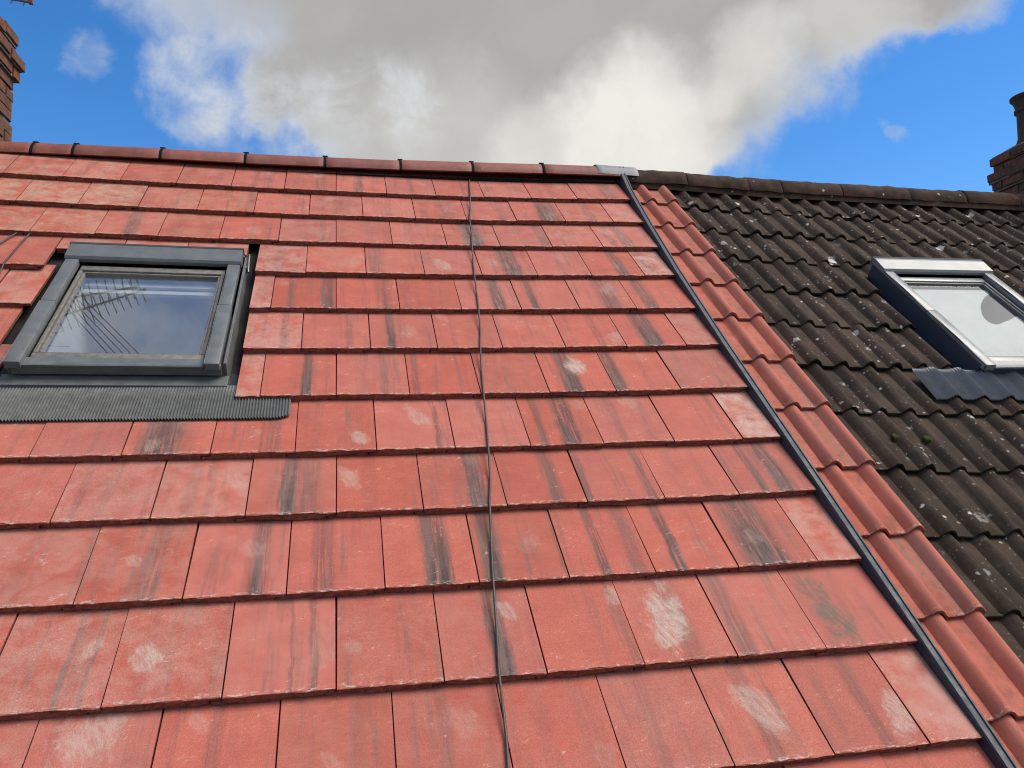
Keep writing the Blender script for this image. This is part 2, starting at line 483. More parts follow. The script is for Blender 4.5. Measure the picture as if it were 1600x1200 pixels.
def mat_brick():
    mt, t = material('weathered_brick')
    ob = t.n('ShaderNodeTexCoord').outputs['Object']
    r = t.n('ShaderNodeObjectInfo').outputs['Random']
    rnd = t.m('MULTIPLY', r, 40)
    v = t.vm('ADD', ob, t.vec(rnd, rnd, rnd))
    tone = t.attr('dark_mix')
    col = t.mix(t.ss(t.noise(v, 18, 5, 0.65), 0.3, 0.7), (0.15, 0.063, 0.042), (0.24, 0.105, 0.068))
    col = t.mix(t.ss(t.m('FRACT', t.m('MULTIPLY', r, 9.3)), 0.7, 0.95, 0, 0.8), col, (0.32, 0.105, 0.06))
    col = t.mix(t.m('MULTIPLY', t.ss(t.noise(v, 24, 6, 0.7), 0.33, 0.62), tone), col, (0.066, 0.050, 0.042))
    finish(t, col, 0.92, t.noise(v, 120, 5, 0.7), 0.7, 0.006, spec=0.2)
    return mt


def mat_ridge(name, old):
    mt, t = material(name)
    geo = t.n('ShaderNodeNewGeometry').outputs['Position']
    r = t.n('ShaderNodeObjectInfo').outputs['Random']
    a = t.noise(geo, 9, 6, 0.65)
    if old:
        col = t.mix(t.ss(a, 0.35, 0.65), (0.028, 0.018, 0.013), (0.075, 0.038, 0.026))
        col = t.mix(t.ss(t.noise(geo, 22, 6, 0.7), 0.58, 0.68, 0, 0.8), col, (0.15, 0.055, 0.036))
        col = t.mix(t.ss(t.noise(geo, 17, 6, 0.7, 0.5), 0.57, 0.66, 0, 0.7), col, (0.055, 0.043, 0.014))
        vo = t.n('ShaderNodeTexVoronoi', {'Vector': t.vm('ADD', geo, t.n('ShaderNodeVectorMath', {0: t.n('ShaderNodeTexNoise', {'Vector': geo, 'Scale': 60.0}).outputs['Color'], 'Scale': 0.02}, operation='SCALE').outputs[0]), 'Scale': 17.0})
        f = t.m('MULTIPLY', t.ss(vo.outputs['Distance'], 0.10, 0.17, 1, 0), t.m('GREATER_THAN', sepxyz(t, vo.outputs['Color'])[0], 0.75))
        col = t.mix(f, col, (0.42, 0.41, 0.37))
        finish(t, col, 0.92, t.m('ADD', t.noise(geo, 60, 5, 0.7), t.noise(geo, 300, 3)), 0.7, 0.006, spec=0.25)
    else:
        col = t.mix(t.ss(a, 0.3, 0.7), (0.19, 0.058, 0.042), (0.275, 0.09, 0.068))
        col = t.n('ShaderNodeHueSaturation', {'Value': t.ss(r, 0, 1, 0.85, 1.1), 'Color': col}).outputs[0]
        col = t.mix(t.ss(t.noise(geo, 34, 6, 0.7), 0.56, 0.72, 0, 0.35), col, (0.45, 0.28, 0.2))
        finish(t, col, 0.62, t.noise(geo, 300, 3), 0.25, 0.002, spec=0.4)
    return mt


def mat_glass():
    mt, t = material('window_glass')
    fr = t.n('ShaderNodeFresnel', {'IOR': 4.2})
    gl = t.n('ShaderNodeBsdfGlossy', {'Color': (1.0, 0.97, 1.0, 1), 'Roughness': 0.012})
    tr = t.n('ShaderNodeBsdfTransparent', {'Color': (0.93, 0.95, 0.945, 1)})
    front = t.m('SUBTRACT', 1.0, t.n('ShaderNodeNewGeometry').outputs['Backfacing'])
    mx = t.n('ShaderNodeMixShader', {0: t.m('MULTIPLY', fr.outputs[0], front), 1: tr.outputs[0], 2: gl.outputs[0]})
    t.n('ShaderNodeOutputMaterial', {0: mx.outputs[0]})
    return mt


def mat_film():
    mt, t = material('white_film')
    ob = t.n('ShaderNodeTexCoord').outputs['Object']
    x, y, z = sepxyz(t, ob)
    wv = t.noise(ob, 7, 3, 0.5)
    crease = t.noise(t.vec(t.m('MULTIPLY', x, 60), t.m('MULTIPLY', y, 22), 3.0), 1.0, 4, 0.6, 1.6)
    low = t.ss(t.m('ADD', y, t.m('MULTIPLY', x, -0.12)), -0.33, -0.24, 1, 0)
    line = t.ss(t.m('ABSOLUTE', t.m('SUBTRACT', crease, 0.5)), 0.008, 0.03, 1, 0)
    col = t.mix(t.ss(wv, 0.3, 0.7), (0.66, 0.67, 0.66), (0.73, 0.74, 0.74))
    col = t.mix(t.m('MULTIPLY', t.m('MULTIPLY', line, low), 0.75), col, (0.30, 0.31, 0.32))
    finish(t, col, 0.6, wv, 0.2, 0.01)
    return mt


M = dict(
    tile=mat_flat_tile(),
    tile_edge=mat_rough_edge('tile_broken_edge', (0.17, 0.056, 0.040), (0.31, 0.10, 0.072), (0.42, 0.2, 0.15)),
    roman_red=mat_roman('red_roman_tile', False),
    roman_dark=mat_roman('dark_roman_tile', True),
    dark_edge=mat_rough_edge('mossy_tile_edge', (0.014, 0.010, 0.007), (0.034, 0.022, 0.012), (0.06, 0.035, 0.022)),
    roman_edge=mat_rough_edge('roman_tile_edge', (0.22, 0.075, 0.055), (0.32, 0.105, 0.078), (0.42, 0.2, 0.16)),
    ridge=mat_ridge('new_ridge', False), ridge_old=mat_ridge('old_ridge', True),
    black=mat_plain('black_plastic', (0.010, 0.010, 0.010), 0.9, spec=0.12),
    mortar=mat_plain('mortar', (0.13, 0.12, 0.105), 0.95, 0.35, 20, bump=0.6),
    brick=mat_brick(),
    frame=mat_plain('grey_window_cladding', (0.118, 0.128, 0.132), 0.42, 0.10, 14, 0.0, 0.05, dirt=(0.15, 0.15, 0.13)),
    kerb=mat_plain('grey_flashing', (0.115, 0.122, 0.120), 0.5, 0.15, 14, 0.0, 0.05, dirt=(0.10, 0.10, 0.085)),
    dark_kerb=mat_plain('slate_blue_flashing', (0.028, 0.034, 0.045), 0.42, 0.12, 10, 0.0, 0.04),
    sash=mat_plain('weathered_sash_bead', (0.15, 0.14, 0.125), 0.5, 0.2, 40, dirt=(0.06, 0.055, 0.045)),
    silver=mat_plain('pale_aluminium_cladding', (0.20, 0.21, 0.22), 0.36, 0.08, 14, 0.0, 0.05),
    navy=mat_plain('navy_side_cladding', (0.038, 0.053, 0.078), 0.38, 0.1, 10, 0.0, 0.05),
    strip=mat_plain('slate_blue_trim', (0.023, 0.031, 0.045), 0.6, 0.18, 22, 0.0, 0.08, dirt=(0.06, 0.07, 0.085)),
    lead=mat_plain('lead_sheet', (0.20, 0.21, 0.23), 0.6, 0.12, 18, 0.0, 0.2),
    apron=mat_plain('ribbed_apron', (0.15, 0.156, 0.153), 0.40, 0.12, 25, 0.2, 0.05, dirt=(0.16, 0.16, 0.14)),
    apron_blue=mat_plain('ribbed_blue_apron', (0.17, 0.178, 0.186), 0.5, 0.12, 25, 0.0, 0.05),
    glass=mat_glass(), film=mat_film(),
    white=mat_plain('white_paint', (0.72, 0.72, 0.70), 0.5, 0.03),
    room=mat_plain('dim_room', (0.16, 0.155, 0.165), 0.9),
    deck=mat_plain('roofing_felt', (0.018, 0.016, 0.015), 0.9),
    cable=mat_plain('grey_cable', (0.048, 0.044, 0.042), 0.5, 0.2, 60),
    alu=mat_plain('dull_aluminium', (0.22, 0.22, 0.22), 0.45, 0.15, 40, 0.7),
    rust=mat_plain('red_plastic', (0.22, 0.045, 0.035), 0.5),
    clay=mat_plain('sooty_clay', (0.055, 0.038, 0.030), 0.85, 0.35, 12, 0.0, 0.4, dirt=(0.09, 0.06, 0.04)),
    wall=mat_plain('render_wall', (0.45, 0.42, 0.37), 0.9, 0.1, 5),
    ground=mat_plain('ground', (0.09, 0.095, 0.07), 0.95, 0.3, 0.5),
    moss=mat_rough_edge('moss', (0.035, 0.034, 0.009), (0.075, 0.068, 0.018), (0.11, 0.10, 0.03)),
)

# ------------------------------------------------------------------ ground and houses
bm = bmesh.new()
box(bm, -600, 600, -600, 600, -5.6, -5.5)
tag(build('ground', bm, M['ground']), kind='structure')

red_house = empty('terraced_house', None, Matrix.Translation((-3, 3.0, -5.5)),
                  'house under the new red flat tiled roof with the grey rooflight and clipped ridge', 'house')
dark_house = empty('terraced_house.001', None, Matrix.Translation((3, 3.0, -5.5)),
                   'house under the old dark brown roman tiled roof spotted with white lichen', 'house')

WIN_L = (-3.065, -2.160, 1.667, 2.868)            # hole for the left rooflight
WIN_R = (1.33, 2.09, 1.80, 2.86)


def deck(name, u0, u1, holes, house, off, fn):
    """felt and boards under the tiles: a folded sheet with a hole for the rooflight"""
    bm = bmesh.new()
    us = sorted({u0, u1, holes[0], holes[1]} | {u0 + (u1 - u0) * i / 12 for i in range(13)})
    vs = sorted({-2.2, VR, holes[2], holes[3]} | {-0.7 + 0.4 * i for i in range(12)})
    g = {(u, v): bm.verts.new((u, v, fn(u, v) - off)) for u in us for v in vs}
    for a, b in zip(us, us[1:]):
        for c, d in zip(vs, vs[1:]):
            if holes[0] - 1e-6 <= a and b <= holes[1] + 1e-6 and holes[2] - 1e-6 <= c and d <= holes[3] + 1e-6:
                continue
            bm.faces.new((g[a, c], g[b, c], g[b, d], g[a, d]))
    build(name, bm, M['deck'], house, ROOF)


deck('roof_deck', -5.4, 0.045, (WIN_L[0] + .06, WIN_L[1] - .05, WIN_L[2] + 0.1, WIN_L[3] - .06), red_house, 0.075, sag)
deck('roof_deck', 0.045, 5.4, (WIN_R[0] + .08, WIN_R[1] - .08, WIN_R[2] + .08, WIN_R[3] - .06), dark_house, 0.07, sag_dark)
RZ = pt(0, VR, 0)
for hs, x0, x1 in ((red_house, -5.4, 0.045), (dark_house, 0.045, 5.4)):
    bm = bmesh.new()
    prism(bm, [(RZ.y, RZ.z - 0.10), (RZ.y + 4.2, RZ.z - 0.10 - 4.2 * math.tan(TH)), (RZ.y + 4.2, RZ.z - .2 - 4.2 * math.tan(TH)), (RZ.y, RZ.z - 0.16)], x0, x1)
    build('rear_roof', bm, M['deck'], hs)
    bm = bmesh.new()
    box(bm, x0 + .02, x1 - .02, RZ.y - 4.35, RZ.y + 4.0, -5.5, RZ.z - 4.15)
    build('wall', bm, M['wall'], hs)

# ------------------------------------------------------------------ flat red tiles
TN = 0.028                                        # nose thickness


def tile_mesh(seed, u0=0.0, u1=TW, vlen=0.40, tongue=True, vlo=0.0):
    rng = random.Random(seed)
    bm = bmesh.new()
    h = TN / 2
    if tongue:
        prof = [(u0, 0), (u1 - 0.0042, 0), (u1 - 0.0042, -h), (u1 - 0.036, -h), (u1 - 0.036, -TN), (u0 - 0.031, -TN), (u0 - 0.031, -h - 0.003), (u0, -h - 0.003)]
        top = 0
    else:
        prof = [(u0, 0), (u1 - 0.0042, 0), (u1 - 0.0042, -TN), (u0, -TN)]
        top = 0
    # split the long edges so the nose can be uneven
    pts = []
    for i, a in enumerate(prof):
        b = prof[(i + 1) % len(prof)]
        n = max(1, int(abs(b[0] - a[0]) / 0.026))
        for k in range(n):
            pts.append((a[0] + (b[0] - a[0]) * k / n, a[1] + (b[1] - a[1]) * k / n))
    ch = 0.0022
    rings = []
    for vi, v in enumerate((vlo, vlo + ch, vlo + vlen)):
        ring = []
        for (x, z) in pts:
            zz, xx = z, x
            if vi == 0 and z == 0:
                zz = -ch * rng.uniform(0.5, 1.5)
            vv = v
            if vi < 2:
                vv += rng.uniform(-0.0016, 0.0016) + (rng.uniform(0.003, 0.008) if vi == 0 and rng.random() < 0.10 else 0)
                if z < 0 and vi == 0:
                    vv += rng.uniform(-0.001, 0.005)
                    zz += rng.uniform(-0.001, 0.0015)
            ring.append(bm.verts.new((xx, vv, zz)))
        rings.append(ring)
    k = len(pts)
    for ri, (r0, r1) in enumerate(zip(rings, rings[1:])):
        for i in range(k):
            f = bm.faces.new((r0[i], r0[(i + 1) % k], r1[(i + 1) % k], r1[i]))
            f.material_index = 0 if (pts[i][1] == 0 and pts[(i + 1) % k][1] == 0) else 1
    for r in (rings[0], rings[-1]):
        bm.faces.new(r).material_index = 1
    return bm


VAR = [mesh_from(tile_mesh(s), 'roof_tile', [M['tile'], M['tile_edge']]) for s in range(8)]

STREAK = [(0, -0.606, 0.048, 0.4), (1, -2.481, 0.016, 0.5), (1, -2.423, 0.014, 0.45), (1, -1.836, 0.022, 0.5), (1, -1.897, 0.011, 0.4), (1, -1.301, 0.052, 0.9),
          (1, -0.721, 0.064, 0.3), (1, -0.549, 0.056, 0.5), (2, -2.32, 0.057, 0.5), (2, -2.008, 0.05, 0.7), (2, -1.813, 0.06, 0.45), (2, -1.453, 0.076, 1.0),
          (2, -1.276, 0.055, 1.0), (2, -0.904, 0.034, 0.6), (2, -0.641, 0.037, 0.85), (2, -0.323, 0.146, 0.75), (3, -2.599, 0.02, 0.3), (3, -1.933, 0.052, 1.0),
          (3, -1.861, 0.065, 0.4), (3, -1.276, 0.057, 1.0), (3, -0.99, 0.049, 0.5), (3, -0.875, 0.03, 0.5), (3, -0.636, 0.031, 0.5), (3, -0.183, 0.033, 0.6),
          (3, -0.094, 0.055, 0.85), (4, -2.391, 0.134, 0.75), (4, -2.616, 0.017, 0.2), (4, -1.389, 0.02, 0.5), (4, -0.971, 0.032, 0.5), (4, -0.858, 0.07, 0.95),
          (4, -0.64, 0.028, 0.3), (5, -1.89, 0.036, 0.9), (5, -1.578, 0.032, 0.4), (5, -0.773, 0.071, 0.9), (5, -0.56, 0.054, 0.8), (5, -1.442, 0.027, 0.4),
          (6, -1.531, 0.035, 0.7), (6, -1.995, 0.027, 0.45), (6, -0.304, 0.087, 0.9), (6, -1.716, 0.029, 0.3), (7, -1.982, 0.029, 0.5), (7, -1.813, 0.055, 0.6),
          (7, -1.545, 0.062, 0.3), (7, -0.992, 0.059, 0.7), (7, -0.805, 0.04, 0.5), (7, -0.412, 0.091, 0.55), (7, -0.208, 0.065, 0.6), (8, -0.864, 0.089, 0.9),
          (8, -0.261, 0.057, 0.8), (8, -1.563, 0.066, 0.35), (9, -1.032, 0.092, 0.9), (9, -1.842, 0.027, 0.4), (9, -0.14, 0.065, 0.5), (9, -2.798, 0.055, 0.6),
          (10, -0.532, 0.107, 0.8), (10, -1.151, 0.085, 0.35), (11, -1.639, 0.047, 0.6), (11, -0.068, 0.09, 0.4), (1, -0.907, 0.029, 0.35), (8, -2.051, 0.037, 0.35),
          (6, -1.027, 0.024, 0.25), (3, -2.194, 0.021, 0.25), (2, -1.038, 0.018, 0.4), (1, -2.007, 0.014, 0.25), (0, -0.922, 0.033, 0.25), (0, -1.494, 0.034, 0.3)]
PATCH = [(1, -2.283, 0.473, 0.044, 0.75), (1, -2.431, 0.518, 0.027, 0.5), (0, -2.381, 0.247, 0.084, 0.6), (1, -0.759, 0.487, 0.067, 0.85), (1, -0.896, 0.599, 0.038, 0.5),
         (5, -0.723, 1.89, 0.051, 0.9), (4, -1.449, 1.541, 0.046, 0.45), (4, -1.69, 1.411, 0.038, 0.55), (3, -1.728, 1.199, 0.041, 0.4), (3, -2.113, 1.201, 0.043, 0.3),
         (2, -2.382, 0.839, 0.026, 0.4), (0, -0.595, 0.159, 0.058, 0.55), (0, -0.176, 0.097, 0.052, 0.6), (2, -2.034, 0.868, 0.036, 0.25), (7, -0.386, 2.555, 0.049, 0.3),
         (8, -1.232, 2.8, 0.047, 0.5), (6, -0.462, 2.1, 0.058, 0.35), (4, -2.415, 1.384, 0.03, 0.35), (1, -1.259, 0.565, 0.028, 0.5), (1, -1.055, 0.561, 0.041, 0.3),
         (6, -1.444, 2.151, 0.041, 0.2)]


def tile_frame(u, v, vnext, t, sagf, rng, jit=1.0):
    """roof frame at a tile's lower left corner, tipped up because its nose rides on the course below"""
    z0 = sagf(u + 0.15, v)
    z1 = sagf(u + 0.15, vnext) - t
    tilt = math.atan2(z1 - z0, vnext - v)
    roll = math.atan2(sagf(u + 0.3, v) - sagf(u, v), 0.3)
    return (ROOF @ Matrix.Translation((u, v + rng.uniform(-0.0022, 0.0022) * jit, z0 + rng.uniform(-0.0012, 0.0016) * jit))
            @ Matrix.Rotation(tilt + R_(rng.uniform(-0.25, 0.25)) * jit, 4, 'X') @ Matrix.Rotation(-roll + R_(rng.uniform(-0.3, 0.3)) * jit, 4, 'Y')
            @ Matrix.Rotation(R_(rng.uniform(-0.28, 0.28)) * jit, 4, 'Z'))


rng = random.Random(21)
for c in range(-1, 12):
    v0, v1 = NOSE[c], NOSE[c + 1]
    half = (c % 2 == 0)
    edges = []
    if half:
        edges.append((-0.5 * TW, 0.0))
    k = 0.5 if half else 0.0
    while k < 13.5:
        edges.append((-(k + 1) * TW, -k * TW))
        k += 1
    for (a, b) in edges:
        mid = pt((a + b) / 2, (v0 + v1) / 2, 0)
        if not near_frame(mid, 0.12):
            continue
        if b < -3.80 and v1 > 3.1:
            continue
        ext = 0.022 + 0.036 * max(0.0, (v0 - 2.6) / 1.2) if b == 0 else 0.0
        ulo, uhi, vlo, vlen = 0.0, b - a + ext, 0.0, min(v1 - v0 + 0.065, VR - v0 - 0.02)
        cut = False
        if v0 < WIN_L[3] - 0.02 and v1 > WIN_L[2] + 0.02 and a < WIN_L[1] and b > WIN_L[0]:
            # tiles around the rooflight are cut to its hole
            if a >= WIN_L[0] - 0.14 and b <= WIN_L[1] + 0.02 or (a >= WIN_L[0] - .06 and b <= WIN_L[1] + .06):
                if v1 < WIN_L[3]:
                    continue
                vlo = WIN_L[3] - v0
                vlen -= vlo
            elif b > WIN_L[1]:
                ulo = WIN_L[1] - a
            else:
                uhi = WIN_L[0] - a
            if uhi - ulo < 0.03 or vlen < 0.03:
                continue
            cut = True
        if cut or b == 0.0:
            me = mesh_from(tile_mesh(rng.randint(100, 999), ulo, uhi, vlen, ulo == 0.0 and vlo == 0.0 and uhi > 0.1, vlo), 'roof_tile', [M['tile'], M['tile_edge']])
        elif c == 11:
            me = mesh_from(tile_mesh(rng.randint(100, 999), 0, uhi, vlen), 'roof_tile', [M['tile'], M['tile_edge']])
        else:
            me = rng.choice(VAR)
        o = bpy.data.objects.new('roof_tile', me)
        link(o, red_house, tile_frame(a, v0, v1, TN, sag, rng))
        sl = [s for s in STREAK if s[0] == c and a <= s[1] < b]
        sl.sort(key=lambda s: -s[3])
        for j in (1, 2):
            if j - 1 < len(sl):
                s = sl[j - 1]
                o['streak_at_%d' % j] = s[1] - a
                o['streak_width_%d' % j] = s[2]
                o['streak_strength_%d' % j] = s[3]
            else:
                o['streak_at_%d' % j] = rng.uniform(0.03, 0.27)
                o['streak_width_%d' % j] = rng.uniform(0.012, 0.05)
                o['streak_strength_%d' % j] = rng.choice((0.0, 0.0, 0.12, 0.2, 0.35)) if a > -3.2 else rng.choice((0.0, 0.0, 0.15))
        pl = [p for p in PATCH if p[0] == c and a <= p[1] < b]
        if pl:
            o['patch_at_x'], o['patch_at_y'], o['patch_size'], o['patch_strength'] = pl[0][1] - a, pl[0][2] - v0, pl[0][3], pl[0][4]
        else:
            o['patch_at_x'], o['patch_at_y'], o['patch_size'], o['patch_strength'] = rng.uniform(0.04, 0.26), rng.uniform(0.05, 0.3), rng.uniform(0.015, 0.05), rng.choice((0, 0, 0.15, 0.25))
        o['patch_aspect'], o['patch_skew'], o['patch_dark'] = rng.uniform(0.25, 0.7), rng.uniform(-0.4, 0.4), 0.0
        if c == 1 and a < -0.76 < b:
            o['patch_aspect'], o['patch_skew'] = 0.22, -0.15
        if c == 1 and b == 0.0:
            o['patch_at_x'], o['patch_at_y'], o['patch_size'], o['patch_strength'] = 0.09, 0.165, 0.062, 1.0
            o['patch_aspect'], o['patch_skew'], o['patch_dark'] = 0.14, 0.12, 0.85
        dust, tan = rng.choice((0.0, 0.05, 0.12)), 0.0
        if half and b == 0.0 and a > -0.2:
            dust = {4: 1.0, 8: 0.85, 2: 0.55, 0: 0.6, 10: 0.4}.get(c, 0.35)
            o['label'] = 'narrow cut tile whitened with dust beside the blue grey strip' if c in (4, 8) else 'narrow cut tile beside the blue grey strip'
        elif cut and b > WIN_L[1]:
            dust = 0.6
        elif cut:
            dust, tan = 0.55, 0.35
        elif c >= 9 and a < -2.5:
            dust, tan = {11: 0.5, 10: 0.85, 9: 0.65}[c] * (1.0 if a < -3.0 else 0.45), 0.7 if c < 11 else 0.35
        elif c >= 8:
            dust = rng.uniform(0.1, 0.3)
        elif a < -2.3 and c <= 3:
            dust = rng.uniform(0.1, 0.4)
        o['dust'], o['dust_tan'] = float(dust), float(tan)


# ------------------------------------------------------------------ roman tiles
RP = 0.1499                                       # roll spacing


def roman_mesh(seed, vlen, first=False):
    rng = random.Random(seed)
    bm = bmesh.new()
    th = 0.0155
    hw, hh = 0.042, 0.033
    apex = (0.1, 0.1 + RP)
    x0, x1 = -0.010, apex[1] + hw - 0.006
    xs = [x0, x0 + 0.03]
    for a in apex:
        xs += [a - hw - 0.004] + [a - hw + 2 * hw * i / 8 for i in range(9) if a - hw + 2 * hw * i / 8 <= x1] + ([a + hw + 0.004] if a == apex[0] else [])
    xs.append(x1)
    xs = sorted(set(round(x, 5) for x in xs))

    def prof(x):
        z = 0.0
        for a in apex:
            d = abs(x - a) / hw
            if d < 1:
                z = max(z, hh * (1 - d * d) ** 1.2)
        return z
    rings = []
    for v in (0.0, 0.003, vlen * 0.5, vlen):
        top, bot = [], []
        for x in xs:
            z = prof(x)
            j = rng.uniform(-0.0018, 0.0018) if v < 0.01 else 0
            zz = z - (0.003 if v == 0 else 0) + (rng.uniform(-0.0006, 0.0006))
            top.append(bm.verts.new((x, v + j, zz)))
            bot.append(bm.verts.new((x, v + (rng.uniform(0, 0.003) if v < 0.01 else 0), z - th + rng.uniform(-0.001, 0.001))))
        rings.append((top, bot))
    n = len(xs)
    for (t0, b0), (t1, b1) in zip(rings, rings[1:]):
        for i in range(n - 1):
            bm.faces.new((t0[i], t0[i + 1], t1[i + 1], t1[i])).material_index = 0
            bm.faces.new((b0[i], b0[i + 1], b1[i + 1], b1[i])).material_index = 1
        for i in (0, n - 1):
            bm.faces.new((t0[i], b0[i], b1[i], t1[i])).material_index = 0
    for r in (0, -1):
        t0, b0 = rings[r]
        for i in range(n - 1):
            bm.faces.new((t0[i], t0[i + 1], b0[i + 1], b0[i])).material_index = 1
    return bm


RV = [0.053, 0.417, 0.786, 1.152, 1.54, 1.905, 2.28, 2.635, 2.99, 3.343, 3.685]
RVL = [-0.69, -0.32] + RV + [4.03]
RMESH = {}
for dark in (False, True):
    RMESH[dark] = [mesh_from(roman_mesh(40 + s, 0.432), 'roman_tile', [M['roman_dark'] if dark else M['roman_red'], M['dark_edge'] if dark else M['roman_edge']], 42) for s in range(5)]
RSHORT = {d: mesh_from(roman_mesh(77, 0.33), 'roman_tile', RMESH[d][0].materials[:], 42) for d in (False, True)}
rng = random.Random(5)
for r, (v0, v1) in enumerate(zip(RVL, RVL[1:])):
    for kk in range(0, 13):
        dark = kk > 0
        u = 0.3406 - RP + 2 * RP * kk + 0.0156 * (v0 - 2) - 0.1       # so the first roll sits at u + 0.1
        if u > 3.45 and v1 > 3.4:
            continue
        if not near_frame(pt(u + 0.15, (v0 + v1) / 2, 0), 0.10):
            continue
        vlo, hi_v = v0, None
        if dark and u + 0.29 > WIN_R[0] + 0.02 and u < WIN_R[1] - 0.02 and v1 > WIN_R[2] + 0.03 and v0 < WIN_R[3] - 0.03:
            if v0 < WIN_R[2] - 0.1:
                hi_v = WIN_R[2] + 0.05        # runs in under the apron
            elif v1 > WIN_R[3] + 0.05 and v0 < WIN_R[3]:
                vlo = WIN_R[3] + 0.0          # the course cut above the rooflight
            elif u < WIN_R[0] and WIN_R[0] - u > 0.06:
                pass                          # runs up to the side of the rooflight
            elif u < WIN_R[1] < u + 0.29 and u + 0.29 - WIN_R[1] > 0.1:
                pass
            else:
                continue
        fn = sag_dark if dark else (lambda a, b: 0.0)
        me = RSHORT[dark] if v1 > 4.0 else rng.choice(RMESH[dark])
        # trimmed tiles next to the rooflight get a mesh of their own
        lo_u, hi_u = None, None
        if dark and v1 > WIN_R[2] + 0.03 and v0 < WIN_R[3] - 0.03 and vlo == v0 and hi_v is None:
            if u < WIN_R[0] < u + 0.29:
                hi_u = WIN_R[0] - 0.012 - u
            elif u < WIN_R[1] < u + 0.29:
                lo_u = WIN_R[1] + 0.012 - u
        if lo_u is not None or hi_u is not None or vlo != v0 or hi_v is not None:
            bm = bmesh.new()
            bm.from_mesh(me)
            for co, no in (((hi_u, 0, 0), (1, 0, 0)) if hi_u is not None else (None, None), ((lo_u, 0, 0), (-1, 0, 0)) if lo_u is not None else (None, None),
                           ((0, vlo - v0, 0), (0, -1, 0)) if vlo != v0 else (None, None), ((0, hi_v - v0, 0), (0, 1, 0)) if hi_v is not None else (None, None)):
                if co is None:
                    continue
                res = bmesh.ops.bisect_plane(bm, geom=bm.verts[:] + bm.edges[:] + bm.faces[:], plane_co=co, plane_no=no, clear_outer=True)
                bmesh.ops.holes_fill(bm, edges=[e for e in bm.edges if e.is_boundary])
            if len(bm.faces) < 4:
                bm.free()
                continue
            me = mesh_from(bm, 'roman_tile', RMESH[dark][0].materials[:], 42)
        o = bpy.data.objects.new('roman_tile', me)
        fr = tile_frame(u, v0, v1, 0.019, fn, rng, 2.4 if dark else 0.8)
        if v1 > 4.0:
            fr = tile_frame(u, v0, v0 + 0.36, 0.019, fn, rng, 1.0)
        link(o, dark_house, fr)
        if not dark:
            o['label'] = 'clean new red roman tile in the column along the blue grey strip'

# moss cushions
for mu, mv, mr in ((0.60, 1.36, 0.021), (0.757, 1.35, 0.024)):
    bm = bmesh.new()
    bmesh.ops.create_icosphere(bm, subdivisions=3, radius=mr)
    for v in bm.verts:
        v.co *= 1 + 0.35 * (mnoise.noise(v.co * 60 + Vector((mu, 0, 0))))
        v.co.z *= 0.55
    bmesh.ops.translate(bm, verts=bm.verts, vec=(mu, mv, sag_dark(mu, mv) - 0.004))
    build('moss_cushion', bm, M['moss'], dark_house, ROOF, 60)


# ------------------------------------------------------------------ ridges
def half_round(bm, x0, x1, rad, thick, cy, cz, a0=-6, a1=186, seg=18, rng=None, drop0=0.0, drop1=0.0):
    rings = []
    steps = [(x0, drop0), (x0 + 0.004, drop0)] + [(x0 + (x1 - x0) * q / 8, drop0 + (drop1 - drop0) * q / 8) for q in range(1, 8)] + [(x1 - 0.004, drop1), (x1, drop1)]
    for x, dz in steps:
        ring = []
        for rr in (rad, rad - thick):
            q = rr - (0.003 if x in (x0, x1) and rr == rad else 0)
            pts = [(cy - q * math.cos(R_(a0 + (a1 - a0) * i / seg)), cz + dz + q * math.sin(R_(a0 + (a1 - a0) * i / seg))) for i in range(seg + 1)]
            ring += pts if rr == rad else pts[::-1]
        rings.append([bm.verts.new((x, y, z)) for y, z in ring])
    k = len(rings[0])
    for r0, r1 in zip(rings, rings[1:]):
        for i in range(k):
            bm.faces.new((r0[i], r0[(i + 1) % k], r1[(i + 1) % k], r1[i]))
    n = seg + 1
    for r in (rings[0], rings[-1]):
        for i in range(seg):
            bm.faces.new((r[i], r[i + 1], r[k - 2 - i], r[k - 1 - i]))


def ridge_base(u, fn):
    p = pt(u, VR, fn(u, 3.95))
    return p.y, p.z - 0.058


joints = [-4.25, -3.75, -3.488, -3.268, -2.791, -2.311, -1.839, -1.374, -0.917, -0.451, 0.085]
rng = random.Random(3)
for x0, x1 in zip(joints, joints[1:]):
    bm = bmesh.new()
    y0, z0 = ridge_base(x0, ridge_sag)
    y1, z1 = ridge_base(x1, ridge_sag)
    half_round(bm, x0 + 0.006, x1 - 0.006, 0.110 + rng.uniform(-0.0015, 0.002), 0.015, (y0 + y1) / 2, 0.0, 9, 171, drop0=z0, drop1=z1)
    rt = build('ridge_tile', bm, M['ridge'], red_house, smooth=40)
    # dry-ridge union: a black gasket band with a cap on top at the tile's right-hand joint
    if x1 < 0:
        bm = bmesh.new()
        half_round(bm, x1 - 0.008, x1 + 0.008, 0.1125, 0.02, y1, z1, 7, 173)
        box(bm, x1 - 0.016, x1 + 0.016, y1 - 0.034, y1 + 0.034, z1 + 0.100, z1 + 0.1145, 0.003)
        build('ridge_union', bm, M['black'], rt)
# dark filler under the new ridge
bm = bmesh.new()
for x0, x1 in zip(joints[1:], joints[2:]):
    y, z = ridge_base((x0 + x1) / 2, ridge_sag)
    box(bm, x0, x1, y - 0.08, y + 0.08, z - 0.035, z - 0.015)
build('ridge_roll', bm, M['black'], red_house)

